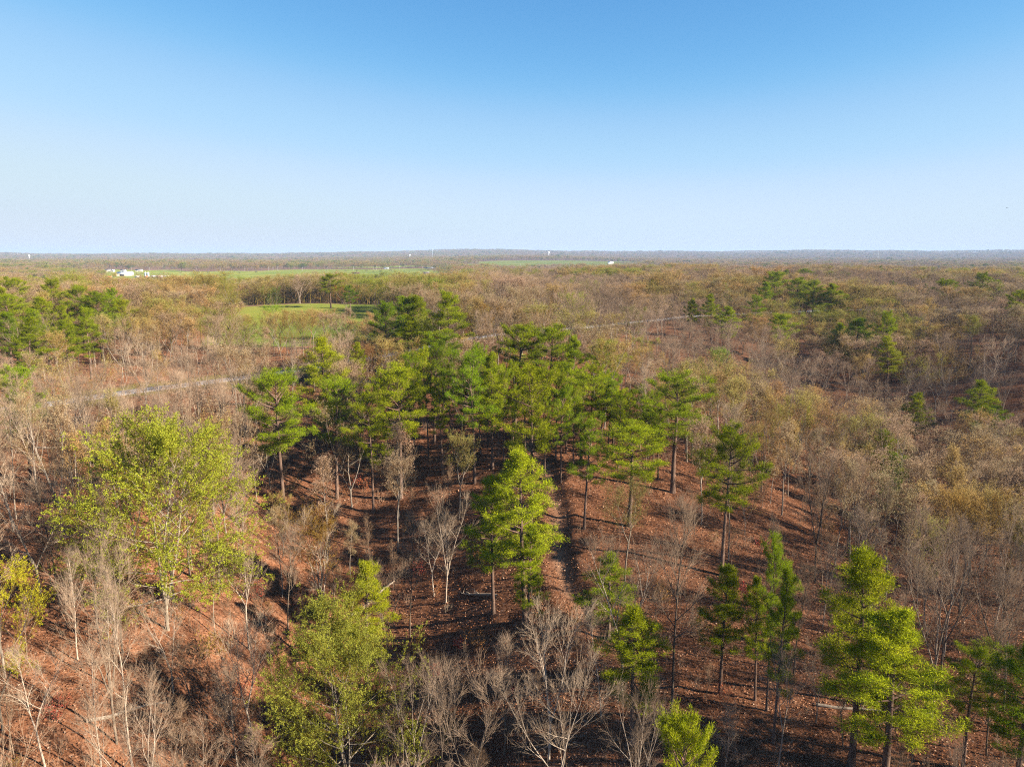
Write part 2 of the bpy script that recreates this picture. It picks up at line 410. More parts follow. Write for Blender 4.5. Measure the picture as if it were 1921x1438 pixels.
def maprange(nt, val, a, b, c, d):
    n = nt.nodes.new('ShaderNodeMapRange')
    nt.links.new(val, n.inputs[0])
    for i, v in enumerate((a, b, c, d)): n.inputs[i + 1].default_value = v
    return n.outputs[0]

def simple_mat(name, col, rough=0.8, var=0.0, scale=3.0, metallic=0.0):
    m, nt, out = new_mat(name)
    p = nt.nodes.new('ShaderNodeBsdfPrincipled')
    p.inputs['Roughness'].default_value = rough; p.inputs['Metallic'].default_value = metallic
    p.inputs['Specular IOR Level'].default_value = 0.25
    if var:
        tc = nt.nodes.new('ShaderNodeTexCoord')
        n = noise(nt, tc.outputs['Object'], scale)
        c = mixc(nt, n.outputs[0], tuple(x * (1 - var) for x in col), tuple(min(1, x * (1 + var)) for x in col))
        nt.links.new(c, p.inputs['Base Color'])
    else:
        p.inputs['Base Color'].default_value = (*col, 1)
    nt.links.new(p.outputs[0], out.inputs[0])
    return m

def bark_mat(name, dark, light, scale=6.0, zs=0.18):
    """fissured bark, long vertical plates; tinted a little from tree to tree"""
    m, nt, out = new_mat(name)
    tc = nt.nodes.new('ShaderNodeTexCoord'); oi = nt.nodes.new('ShaderNodeObjectInfo')
    mp = nt.nodes.new('ShaderNodeMapping'); mp.inputs['Scale'].default_value = (1, 1, zs)
    nt.links.new(tc.outputs['Object'], mp.inputs[0])
    n = noise(nt, mp.outputs[0], scale, 5, 0.7)
    f = maprange(nt, n.outputs[0], 0.35, 0.65, 0, 1)
    c = mixc(nt, f, dark, light)
    hs = nt.nodes.new('ShaderNodeHueSaturation')
    nt.links.new(maprange(nt, oi.outputs['Random'], 0, 1, 0.7, 1.2), hs.inputs['Value'])
    nt.links.new(c, hs.inputs['Color'])
    c2 = mixc(nt, 1.0, hs.outputs[0], oi.outputs['Color'], 'MULTIPLY')
    c2 = mixc(nt, 1.0, c2, (0.74, 0.72, 0.70), 'MULTIPLY')
    d = nt.nodes.new('ShaderNodeBsdfDiffuse'); d.inputs['Roughness'].default_value = 0.6
    nt.links.new(c2, d.inputs['Color'])
    nt.links.new(d.outputs[0], out.inputs[0])
    return m

def leaf_mat(name, col_a, col_b, trans=0.35, use_obj=True, jitter=0.12, nscale=0.35):
    """thin leaf: diffuse + light coming through; object colour carries the species' tint"""
    m, nt, out = new_mat(name)
    tc = nt.nodes.new('ShaderNodeTexCoord'); oi = nt.nodes.new('ShaderNodeObjectInfo')
    n = noise(nt, tc.outputs['Object'], nscale, 3, 0.7)
    c = mixc(nt, maprange(nt, n.outputs[0], 0.3, 0.7, 0, 1), col_a, col_b)
    if use_obj: c = mixc(nt, 1.0, c, oi.outputs['Color'], 'MULTIPLY')
    c = mixc(nt, 1.0, c, (0.74, 0.72, 0.70), 'MULTIPLY')
    hs = nt.nodes.new('ShaderNodeHueSaturation')
    nt.links.new(maprange(nt, oi.outputs['Random'], 0, 1, 0.5 - jitter * 0.25, 0.5 + jitter * 0.25), hs.inputs['Hue'])
    nt.links.new(maprange(nt, oi.outputs['Random'], 0, 1, 1 + jitter, 1 - jitter * 2), hs.inputs['Value'])
    nt.links.new(c, hs.inputs['Color'])
    d = nt.nodes.new('ShaderNodeBsdfDiffuse'); t = nt.nodes.new('ShaderNodeBsdfTranslucent')
    nt.links.new(hs.outputs[0], d.inputs[0]); nt.links.new(hs.outputs[0], t.inputs[0])
    mx = nt.nodes.new('ShaderNodeMixShader'); mx.inputs[0].default_value = trans
    nt.links.new(d.outputs[0], mx.inputs[1]); nt.links.new(t.outputs[0], mx.inputs[2])
    nt.links.new(mx.outputs[0], out.inputs[0])
    return m

M = {}
M['pine_bark'] = bark_mat('pine_bark', (0.10, 0.065, 0.05), (0.30, 0.20, 0.15))
M['bare_bark'] = bark_mat('grey_bark', (0.20, 0.16, 0.125), (0.50, 0.43, 0.35))
M['twig'] = bark_mat('twig_bark', (0.25, 0.185, 0.13), (0.42, 0.325, 0.235), 1.5, 1.0)
M['needle'] = leaf_mat('pine_needles', (0.180, 0.260, 0.010), (0.340, 0.405, 0.016), 0.18, True, 0.07, 0.5)
M['leaf'] = leaf_mat('young_leaves', (0.80, 0.80, 0.80), (1.15, 1.1, 1.0), 0.38, True, 0.10, 0.4)
M['brush_leaf'] = leaf_mat('dry_leaves', (0.34, 0.13, 0.045), (0.42, 0.22, 0.08), 0.3, False, 0.2, 0.6)

# ground: leaf litter, soil, grass where the field mask says so
def ground_mat():
    m, nt, out = new_mat('leaf_littered_ground')
    geo = nt.nodes.new('ShaderNodeNewGeometry'); P = geo.outputs['Position']
    big = noise(nt, P, 0.045, 4, 0.6); mid = noise(nt, P, 0.35, 5, 0.7); fine = noise(nt, P, 4.5, 4, 0.75)
    vo = nt.nodes.new('ShaderNodeTexVoronoi'); vo.inputs['Scale'].default_value = 3.2; nt.links.new(P, vo.inputs['Vector'])
    litter = ramp(nt, [(0.25, (0.048, 0.025, 0.017)), (0.45, (0.175, 0.085, 0.045)), (0.6, (0.31, 0.160, 0.092)), (0.78, (0.44, 0.29, 0.20))], fine.outputs[0])
    leafc = ramp(nt, [(0.0, (0.09, 0.043, 0.026)), (0.5, (0.215, 0.11, 0.062)), (0.85, (0.35, 0.22, 0.145)), (1.0, (0.54, 0.44, 0.35))], vo.outputs['Color'])
    c = mixc(nt, 0.45, litter.outputs[0], leafc.outputs[0])
    tone = ramp(nt, [(0.3, (0.78, 0.72, 0.70)), (0.5, (1.0, 0.96, 0.92)), (0.7, (1.12, 1.10, 1.12))], big.outputs[0])
    c = mixc(nt, 1.0, c, tone.outputs[0], 'MULTIPLY')
    tone2 = ramp(nt, [(0.3, (0.45, 0.42, 0.42)), (0.5, (0.95, 0.95, 0.95)), (0.7, (1.2, 1.15, 1.08))], mid.outputs[0])
    c = mixc(nt, 1.0, c, tone2.outputs[0], 'MULTIPLY')
    # soil worn bare on the track
    at = nt.nodes.new('ShaderNodeAttribute'); at.attribute_name = 'soil'
    soil = mixc(nt, fine.outputs[0], (0.34, 0.20, 0.12), (0.54, 0.36, 0.24))
    c = mixc(nt, at.outputs['Fac'], c, soil)
    # woodland floor farther off: greyer, twiggy
    af = nt.nodes.new('ShaderNodeAttribute'); af.attribute_name = 'woods'
    wood = mixc(nt, mid.outputs[0], (0.085, 0.060, 0.045), (0.20, 0.145, 0.105))
    c = mixc(nt, af.outputs['Fac'], c, wood)
    ag = nt.nodes.new('ShaderNodeAttribute'); ag.attribute_name = 'grass'
    gbig = noise(nt, P, 0.008, 5, 0.65)
    g1 = ramp(nt, [(0.35, (0.075, 0.145, 0.020)), (0.48, (0.12, 0.185, 0.024)), (0.6, (0.19, 0.22, 0.038)), (0.7, (0.27, 0.24, 0.085))], gbig.outputs[0]).outputs[0]
    g2 = mixc(nt, mid.outputs[0], g1, (0.20, 0.22, 0.07)); g2 = mixc(nt, 0.55, g1, g2)
    gf = nt.nodes.new('ShaderNodeMath'); gf.operation = 'MULTIPLY_ADD'; gf.use_clamp = True
    nt.links.new(fine.outputs[0], gf.inputs[0]); gf.inputs[1].default_value = 0.5
    sub = nt.nodes.new('ShaderNodeMath'); sub.operation = 'MULTIPLY_ADD'
    nt.links.new(ag.outputs['Fac'], sub.inputs[0]); sub.inputs[1].default_value = 1.5; sub.inputs[2].default_value = -0.5
    nt.links.new(sub.outputs[0], gf.inputs[2])
    gm = nt.nodes.new('ShaderNodeMath'); gm.operation = 'MULTIPLY'; gm.use_clamp = True
    nt.links.new(gf.outputs[0], gm.inputs[0])
    gt = nt.nodes.new('ShaderNodeMath'); gt.operation = 'MULTIPLY'; gt.use_clamp = True; gt.inputs[1].default_value = 4.0
    nt.links.new(ag.outputs['Fac'], gt.inputs[0]); nt.links.new(gt.outputs[0], gm.inputs[1])
    c = mixc(nt, gm.outputs[0], c, g2)
    c = mixc(nt, 1.0, c, (0.80, 0.71, 0.66), 'MULTIPLY')
    d = nt.nodes.new('ShaderNodeBsdfDiffuse'); d.inputs['Roughness'].default_value = 0.8
    nt.links.new(c, d.inputs[0])
    b = nt.nodes.new('ShaderNodeBump'); b.inputs['Strength'].default_value = 0.9; b.inputs['Distance'].default_value = 0.25
    nt.links.new(fine.outputs[0], b.inputs['Height']); nt.links.new(b.outputs[0], d.inputs['Normal'])
    nt.links.new(d.outputs[0], out.inputs[0])
    return m
M['ground'] = ground_mat()

def gravel_mat():
    m, nt, out = new_mat('gravel')
    geo = nt.nodes.new('ShaderNodeNewGeometry'); P = geo.outputs['Position']
    f = noise(nt, P, 5.0, 4, 0.7); b = noise(nt, P, 0.4, 3, 0.6)
    c = mixc(nt, f.outputs[0], (0.17, 0.16, 0.155), (0.38, 0.365, 0.355))
    c = mixc(nt, maprange(nt, b.outputs[0], 0.45, 0.7, 0, 0.5), c, (0.30, 0.24, 0.18))
    d = nt.nodes.new('ShaderNodeBsdfDiffuse'); nt.links.new(c, d.inputs[0]); nt.links.new(d.outputs[0], out.inputs[0])
    return m
M['gravel'] = gravel_mat()

def litter_mat():
    m, nt, out = new_mat('fallen_leaf')
    a = nt.nodes.new('ShaderNodeAttribute'); a.attribute_name = 'tone'
    r = ramp(nt, [(0.0, (0.08, 0.038, 0.022)), (0.4, (0.22, 0.10, 0.05)), (0.75, (0.36, 0.19, 0.105)), (0.93, (0.43, 0.26, 0.16)), (1.0, (0.52, 0.39, 0.29))], a.outputs['Fac'])
    d = nt.nodes.new('ShaderNodeBsdfDiffuse'); nt.links.new(mixc(nt, 1.0, r.outputs[0], (0.78, 0.70, 0.66), 'MULTIPLY'), d.inputs[0]); nt.links.new(d.outputs[0], out.inputs[0])
    return m
M['litter'] = litter_mat()

# ---------------------------------------------------------------- mesh helpers
def mesh_from(name, chunks, mats, smooth_shade=True):
    """chunks: list of (verts Nx3, faces KxS, material index); one mesh"""
    me = bpy.data.meshes.new(name)
    V = []; L = []; LT = []; MI = []; off = 0
    for v, f, mi in chunks:
        v = np.asarray(v, np.float32).reshape(-1, 3); f = np.asarray(f, np.int32)
        if len(f) == 0: continue
        V.append(v); L.append((f + off).ravel()); LT.append(np.full(len(f), f.shape[1], np.int32)); MI.append(np.full(len(f), mi, np.int32)); off += len(v)
    V = np.concatenate(V); L = np.concatenate(L); LT = np.concatenate(LT); MI = np.concatenate(MI)
    me.vertices.add(len(V)); me.vertices.foreach_set('co', V.ravel())
    me.loops.add(len(L)); me.loops.foreach_set('vertex_index', L)
    me.polygons.add(len(LT))
    me.polygons.foreach_set('loop_start', np.concatenate([[0], np.cumsum(LT)[:-1]]).astype(np.int32))
    me.polygons.foreach_set('loop_total', LT)
    me.polygons.foreach_set('material_index', MI)
    if smooth_shade: me.polygons.foreach_set('use_smooth', np.ones(len(LT), bool))
    for m in mats: me.materials.append(m)
    me.update(calc_edges=True)
    return me

def obj(name, me, parent=None, loc=(0, 0, 0)):
    o = bpy.data.objects.new(name, me)
    COL.objects.link(o)
    o.location = loc
    if parent is not None: o.parent = parent
    return o

def tag(o, label=None, cat=None, group=None, kind=None):
    if label: o['label'] = label
    if cat: o['category'] = cat
    if group: o['group'] = group
    if kind: o['kind'] = kind
    return o

def unit(v):
    return v / np.maximum(np.linalg.norm(v, axis=-1, keepdims=True), 1e-9)

def frusta(p0, p1, r0, r1, sides):
    p0 = np.asarray(p0, float); p1 = np.asarray(p1, float); r0 = np.asarray(r0, float); r1 = np.asarray(r1, float)
    n = len(p0)
    d = unit(p1 - p0)
    ref = np.where(np.abs(d[:, 2:3]) > 0.9, np.array([[1.0, 0, 0]]), np.array([[0, 0, 1.0]]))
    u = unit(np.cross(ref, d)); v = np.cross(d, u)
    a = np.arange(sides) * 2 * np.pi / sides
    ring = np.cos(a)[None, :, None] * u[:, None] + np.sin(a)[None, :, None] * v[:, None]
    A = p0[:, None] + ring * r0[:, None, None]
    B = p1[:, None] + ring * r1[:, None, None]
    verts = np.concatenate([A, B], 1).reshape(-1, 3)
    k = np.arange(sides); k2 = (k + 1) % sides
    f = np.stack([k, k2, k2 + sides, k + sides], 1)[None] + (np.arange(n) * 2 * sides)[:, None, None]
    return verts, f.reshape(-1, 4)

def cones(p0, p1, r0):
    p0 = np.asarray(p0, float); p1 = np.asarray(p1, float); r0 = np.asarray(r0, float)
    n = len(p0); d = unit(p1 - p0)
    ref = np.where(np.abs(d[:, 2:3]) > 0.9, np.array([[1.0, 0, 0]]), np.array([[0, 0, 1.0]]))
    u = unit(np.cross(ref, d)); v = np.cross(d, u)
    a = np.arange(3) * 2 * np.pi / 3
    ring = np.cos(a)[None, :, None] * u[:, None] + np.sin(a)[None, :, None] * v[:, None]
    A = p0[:, None] + ring * r0[:, None, None]
    verts = np.concatenate([A, p1[:, None]], 1).reshape(-1, 3)
    f = np.array([[0, 1, 3], [1, 2, 3], [2, 0, 3]])[None] + (np.arange(n) * 4)[:, None, None]
    return verts, f.reshape(-1, 3)

def tube(pts, rad, sides):
    """continuous tapered tube along a polyline"""
    pts = np.asarray(pts, float); rad = np.asarray(rad, float); n = len(pts)
    d = unit(np.gradient(pts, axis=0))
    ref = np.array([1.0, 0.05, 0]); u = unit(np.cross(np.broadcast_to(ref, d.shape), d)); v = np.cross(d, u)
    a = np.arange(sides) * 2 * np.pi / sides
    ring = np.cos(a)[None, :, None] * u[:, None] + np.sin(a)[None, :, None] * v[:, None]
    V = (pts[:, None] + ring * rad[:, None, None]).reshape(-1, 3)
    k = np.arange(sides); k2 = (k + 1) % sides
    f = (np.stack([k, k2, k2 + sides, k + sides], 1)[None] + (np.arange(n - 1) * sides)[:, None, None]).reshape(-1, 4)
    return V, f

def blades(base, direc, length, width, rng):
    """thin rhombic blades (needle bundles, leaves): 2 triangles each"""
    n = len(base)
    side = unit(np.cross(direc, unit(rng.normal(size=(n, 3)))))
    tip = base + direc * length[:, None]
    mid = base + direc * (length * 0.45)[:, None]
    V = np.stack([base, mid + side * width[:, None] * 0.5, tip, mid - side * width[:, None] * 0.5], 1).reshape(-1, 3)
    f = np.array([0, 1, 2, 3])[None] + (np.arange(n) * 4)[:, None]
    return V, f

# ---------------------------------------------------------------- tree makers (each returns trunk mesh, crown mesh; unit: 20 m tall)
def make_pine(seed, form):
    rng = np.random.default_rng(seed)
    H = 20.0
    cs, W, nb = {'round': (0.48, 8.5, 46), 'full': (0.34, 7.5, 50), 'sparse': (0.46, 8.5, 36), 'young': (0.20, 7.5, 54)}[form]
    zz = np.linspace(0, 1, 13)
    bend = rng.normal(size=2) * 0.5
    wig = rng.uniform(0, 6.28, 2)
    def axis(t):
        t = np.asarray(t, float)
        return np.stack([bend[0] * t ** 2 + 0.18 * np.sin(5 * t + wig[0]) * t, bend[1] * t ** 2 + 0.18 * np.sin(4 * t + wig[1]) * t, t * H * 0.985], -1)
    rad = 0.235 * (1 - zz) ** 0.75 + 0.02; rad[0] *= 1.35
    tp = axis(zz); tp[0, 2] = -0.6
    chunks_t = [(*tube(tp, rad, 8), 0)]
    # dead snags on the clear bole
    s0, s1, sr = [], [], []
    for k in range(7):
        t = rng.uniform(0.08, cs + 0.05); a = rng.uniform(0, 6.28); p = axis(t)
        L = rng.uniform(0.4, 1.6)
        s0.append(p); s1.append(p + np.array([math.cos(a) * L, math.sin(a) * L, rng.uniform(-0.3, 0.2) * L])); sr.append(0.035)
    chunks_t.append((*cones(s0, s1, sr), 0))
    trunk = mesh_from('pine_trunk', chunks_t, [M['pine_bark']])
    p0s, p1s, r0s, r1s = [], [], [], []
    tc, td, ts = [], [], []
    phase = rng.uniform(0, 6.28)
    for i in range(nb):
        s = (i + rng.uniform(-0.4, 0.4)) / nb; s = min(max(s, 0.0), 0.985)
        t = cs + (0.975 - cs) * s
        if form == 'round': prof = (0.55 + 1.1 * s) if s < 0.35 else math.sqrt(max(0.0, 1 - ((s - 0.35) / 0.68) ** 2))
        elif form == 'sparse': prof = (0.70 + 0.6 * s) if s < 0.45 else math.sqrt(max(0.0, 1 - ((s - 0.45) / 0.58) ** 2))
        elif form == 'full': prof = (0.6 + 1.3 * s) if s < 0.28 else (1 - (s - 0.28) / 0.74) ** 0.62
        else: prof = (0.75 + 0.9 * s) if s < 0.25 else (1 - (s - 0.25) / 0.77) ** 0.68
        L = max(0.5, W / 2 * prof * rng.uniform(0.48, 1.28))
        if form == 'sparse' and rng.random() < 0.2: L *= 0.45
        a = phase + i * 2.4 + rng.uniform(-0.5, 0.5)
        el = R(rng.uniform(-14, 12) + 62 * s ** 1.6)
        p = axis(t)
        d = np.array([math.cos(a) * math.cos(el), math.sin(a) * math.cos(el), math.sin(el)])
        n = 4; step = L / n; rr = 0.02 + 0.016 * L
        pts = [p]
        for j in range(n):
            d = unit(d + np.array([0, 0, 0.07 + 0.10 * (j == n - 1)]) + rng.normal(size=3) * 0.10)
            pts.append(pts[-1] + d * step)
        for j in range(n):
            p0s.append(pts[j]); p1s.append(pts[j + 1]); r0s.append(rr * (1 - j / n * 0.85)); r1s.append(rr * (1 - (j + 1) / n * 0.85))
        # a flattened pad of needle tufts carried on short side branchlets over the outer part
        sidev = unit(np.cross(d, [0, 0, 1.0]))
        nl = int(7 + L * 3.6)
        half = 0.30 + 0.20 * L
        for q in range(nl):
            u = 1.0 - 0.62 * rng.random() ** 1.35; fi = u * n; j = min(int(fi), n - 1)
            b = pts[j] + (pts[j + 1] - pts[j]) * (fi - j)
            off = rng.uniform(-1, 1) * half * (1.15 - 0.55 * abs(u - 0.75))
            e = b + sidev * off + d * rng.uniform(0.0, 0.45) + np.array([0, 0, rng.uniform(-0.05, 0.38) + 0.12 * half])
            p0s.append(b); p1s.append(e); r0s.append(0.018); r1s.append(0.008)
            tc.append(e); td.append(unit(e - b + np.array([0, 0, 0.2]))); ts.append(rng.uniform(0.75, 1.15))
            if rng.random() < 0.5:
                tc.append(b + (e - b) * 0.5 + rng.normal(size=3) * 0.1); td.append(unit(e - b + np.array([0, 0, 0.2]))); ts.append(rng.uniform(0.6, 0.95))
        tc.append(pts[-1]); td.append(d); ts.append(1.1)
    # leader
    top = axis(1.0)
    for k in range(5):
        tc.append(top + rng.normal(size=3) * 0.22); td.append(np.array([0, 0, 1.0])); ts.append(1.0)
    tc = np.array(tc); td = np.array(td); ts = np.array(ts)
    nbl = 40
    base = np.repeat(tc, nbl, 0); dd = np.repeat(td, nbl, 0); sc = np.repeat(ts, nbl)
    n = len(base)
    dr = unit(unit(rng.normal(size=(n, 3))) + 0.45 * dd + np.array([0, 0, 0.42]))
    base = base + dr * (0.05 * rng.random(n))[:, None] + rng.normal(size=(n, 3)) * 0.17 * sc[:, None]
    ln = rng.uniform(0.20, 0.40, n) * sc; wd = rng.uniform(0.020, 0.040, n)
    fv, ff = blades(base, dr, ln, wd, rng)
    bv, bf = frusta(p0s, p1s, r0s, r1s, 4)
    crown = mesh_from('pine_crown', [(bv, bf, 0), (fv, ff, 1)], [M['pine_bark'], M['needle']])
    W = 2 * np.percentile(np.hypot(tc[:, 0], tc[:, 1]), 91)
    return trunk, crown, float(W)

def make_broadleaf(seed, form, leaves=0, leaf_len=0.2, density=1.0):
    """leafless or budding hardwood; form: slim, vase, wide, fork"""
    rng = np.random.default_rng(seed)
    H = 20.0
    P = dict(slim=dict(W=5.0, clear=0.40, limbs=13, el=(46, 74), fork=1),
             vase=dict(W=8.5, clear=0.40, limbs=14, el=(40, 72), fork=2),
             wide=dict(W=12.5, clear=0.30, limbs=16, el=(26, 66), fork=3),
             broad=dict(W=15.0, clear=0.18, limbs=34, el=(2, 64), fork=3),
             fork=dict(W=7.5, clear=0.30, limbs=13, el=(46, 74), fork=3))[form]
    W = P['W']
    segs = {0: [], 1: [], 2: [], 3: []}      # level -> (p0, p1, r0, r1)
    tips0, tips1, tipr = [], [], []
    tubes = []
    def walk(p, d, L, r, n, jit, up, rend=0.35):
        pts = [np.array(p)]; dirs = []
        for j in range(n):
            d = unit(d + rng.normal(size=3) * jit + np.array([0, 0, up]))
            pts.append(pts[-1] + d * (L / n)); dirs.append(d)
        rr = np.linspace(r, r * rend, n + 1)
        return pts, dirs, rr
    def at(pts, u):
        n = len(pts) - 1; f = u * n; j = min(int(f), n - 1)
        return pts[j] + (pts[j + 1] - pts[j]) * (f - j), j
    def side_dir(d, ang):
        a = unit(np.cross(d, rng.normal(size=3)))
        return unit(d * math.cos(ang) + a * math.sin(ang))
    def child2(pts, dirs, rr, L):
        nb = max(4, int(rng.integers(7, 10) * density))
        for i in range(nb):
            u = 0.18 + 0.82 * (i + rng.random()) / nb
            p, j = at(pts, u)
            d = side_dir(dirs[j], R(rng.uniform(22, 46)))
            l2 = (L * rng.uniform(0.30, 0.50) + 0.4) * (1.2 - 0.5 * u)
            q, qd, qr = walk(p, d, l2, max(0.018, rr[j] * 0.55), 3, 0.07, 0.07, 0.4)
            for k in range(3): segs[2].append((q[k], q[k + 1], qr[k], qr[k + 1]))
            twigs(q, qd, qr, l2)
        h = len(pts) // 2
        twigs(pts[h:], dirs[h:], rr[h:], L * 0.5)
    def twigs(pts, dirs, rr, L):
        nb = max(3, int(rng.integers(4, 7) * density))
        for i in range(nb):
            u = 0.15 + 0.85 * (i + rng.random()) / nb
            p, j = at(pts, u)
            j = min(j, len(dirs) - 1)
            d = side_dir(dirs[j], R(rng.uniform(16, 42)))
            d = unit(d + np.array([0, 0, 0.12]))
            l3 = rng.uniform(0.7, 1.25) * min(1.5, 0.55 + L * 0.35)
            e = p + d * l3
            segs[3].append((p, e, 0.012, 0.006))
            for k in range(int(rng.integers(2, 4))):
                w = rng.uniform(0.2, 1.0); b = p + d * l3 * w
                dd = unit(side_dir(d, R(rng.uniform(14, 42))) + np.array([0, 0, 0.08]))
                tips0.append(b); tips1.append(b + dd * rng.uniform(0.4, 0.95)); tipr.append(0.008)
            tips0.append(e); tips1.append(e + d * 0.5); tipr.append(0.007)
    # stems
    nst = P['fork']
    base_r = {1: 0.14, 2: 0.18, 3: 0.18}[nst]
    stems = []
    if nst == 1:
        pts, dirs, rr = walk((0, 0, -0.5), np.array([0, 0, 1.0]), H * 0.95, base_r, 12, 0.035, 0.05, 0.12)
        stems.append((pts, dirs, rr, P['clear'], 1.0, P['limbs']))
    else:
        zf = H * (0.11 if form == 'broad' else rng.uniform(0.16, 0.34)) if nst == 3 else H * rng.uniform(0.30, 0.45)
        pts, dirs, rr = walk((0, 0, -0.5), np.array([0, 0, 1.0]), zf + 0.5, base_r, 5, 0.035, 0.05, 0.8)
        tubes.append((pts, rr))
        a0 = rng.uniform(0, 6.28)
        for k in range(nst):
            a = a0 + k * 6.28 / nst + rng.uniform(-0.4, 0.4); tl = R(rng.uniform(10, 26) * (1.3 if form == 'wide' else 1))
            d = np.array([math.cos(a) * math.sin(tl), math.sin(a) * math.sin(tl), math.cos(tl)])
            L = (H - pts[-1][2]) * rng.uniform(0.82, 1.02)
            if form == 'broad': L *= 1.0
            q, qd, qr = walk(pts[-1], d, L, base_r * 0.66, 9, 0.06, 0.035, 0.12)
            stems.append((q, qd, qr, 0.07 if form == 'broad' else 0.16, 1.0, max(5, int(P['limbs'] * 1.25 / nst))))
    for pts, dirs, rr, c0, c1, nl in stems:
        tubes.append((pts, rr))
        ph = rng.uniform(0, 6.28)
        for i in range(nl):
            u = c0 + (c1 - c0 - 0.03) * (i + rng.random() * 0.8) / nl
            p, j = at(pts, u)
            a = ph + i * 2.4 + rng.uniform(-0.5, 0.5); s = (u - c0) / (c1 - c0)
            el = R(P['el'][0] + (P['el'][1] - P['el'][0]) * s + rng.uniform(-10, 10))
            d = np.array([math.cos(a) * math.cos(el), math.sin(a) * math.cos(el), math.sin(el)])
            prof = (0.75 + 0.8 * s) if s < 0.3 else (1 - (s - 0.3) / 0.75) ** 0.7
            L = max(1.6, W / 2 * 1.15 * prof * rng.uniform(0.75, 1.15) / max(0.45, math.cos(el) ** 0.6))
            room = (H - p[2]) / max(0.3, math.sin(el)); L = min(L, max(1.0, room))
            q, qd, qr = walk(p, d, L, max(0.028, min(rr[j] * 0.62, 0.034 + 0.015 * L)), 5, 0.07, 0.045, 0.35)
            for k in range(5): segs[1].append((q[k], q[k + 1], qr[k], qr[k + 1]))
            child2(q, qd, qr, L)
        twigs(pts[-3:], dirs[-3:], rr[-3:], 2.0)
    tch = []
    for pts, rr in tubes: tch.append((*tube(pts, rr, 7), 0))
    def pack(lv, sides):
        a = segs[lv]
        return frusta([s[0] for s in a], [s[1] for s in a], [s[2] for s in a], [s[3] for s in a], sides)
    tch.append((*pack(1, 5), 0))
    trunk = mesh_from('hardwood_trunk', tch, [M['bare_bark']])
    c = [(*pack(2, 4), 0), (*pack(3, 3), 0), (*cones(tips0, tips1, tipr), 0)]
    if leaves:
        t1 = np.array(tips1); t0 = np.array(tips0)
        pick = rng.random(len(t1)) < min(1.0, leaves / 3.0 + 0.25)
        e = np.repeat(t1[pick], leaves, 0); dr = np.repeat(unit(t1 - t0)[pick], leaves, 0)
        n = len(e)
        ld = unit(unit(rng.normal(size=(n, 3))) + 0.6 * dr + np.array([0, 0, 0.1]))
        e = e - dr * (rng.random(n) * 0.35)[:, None] + rng.normal(size=(n, 3)) * 0.05
        c.append((*blades(e, ld, rng.uniform(0.7, 1.3, n) * leaf_len, rng.uniform(0.55, 0.95, n) * leaf_len * 0.62, rng), 1))
    crown = mesh_from('hardwood_crown', c, [M['twig'], M['leaf']])
    t1 = np.array(tips1); W = 2 * np.percentile(np.hypot(t1[:, 0] - t1[:, 0].mean(), t1[:, 1] - t1[:, 1].mean()), 94)
    return trunk, crown, float(W)

def make_brush(seed, dry):
    rng = np.random.default_rng(seed)
    p0, p1, r0, r1, q0, q1, qr = [], [], [], [], [], [], []
    for i in range(int(rng.integers(4, 8))):
        a = rng.uniform(0, 6.28); tl = R(rng.uniform(5, 35))
        d = np.array([math.cos(a) * math.sin(tl), math.sin(a) * math.sin(tl), math.cos(tl)])
        b = np.array([rng.normal() * 0.15, rng.normal() * 0.15, -0.1]); L = rng.uniform(1.2, 2.4)
        m = b + d * L * 0.5; e = m + unit(d + rng.normal(size=3) * 0.2) * L * 0.5
        p0 += [b, m]; p1 += [m, e]; r0 += [0.022, 0.016]; r1 += [0.016, 0.008]
        for k in range(9):
            w = rng.uniform(0.2, 1); s = b + (m - b) * w if rng.random() < 0.3 else m + (e - m) * w
            q0.append(s); q1.append(s + unit(d + rng.normal(size=3) * 0.7) * rng.uniform(0.3, 0.9)); qr.append(0.010)
    ch = [(*frusta(p0, p1, r0, r1, 3), 0), (*cones(q0, q1, qr), 0)]
    if dry:
        t = np.repeat(np.array(q1), 4, 0); n = len(t)
        ch.append((*blades(t + rng.normal(size=(n, 3)) * 0.12, unit(rng.normal(size=(n, 3))), rng.uniform(0.12, 0.24, n), rng.uniform(0.07, 0.13, n), rng), 1))
    return mesh_from('brush', ch, [M['twig'], M['brush_leaf']])

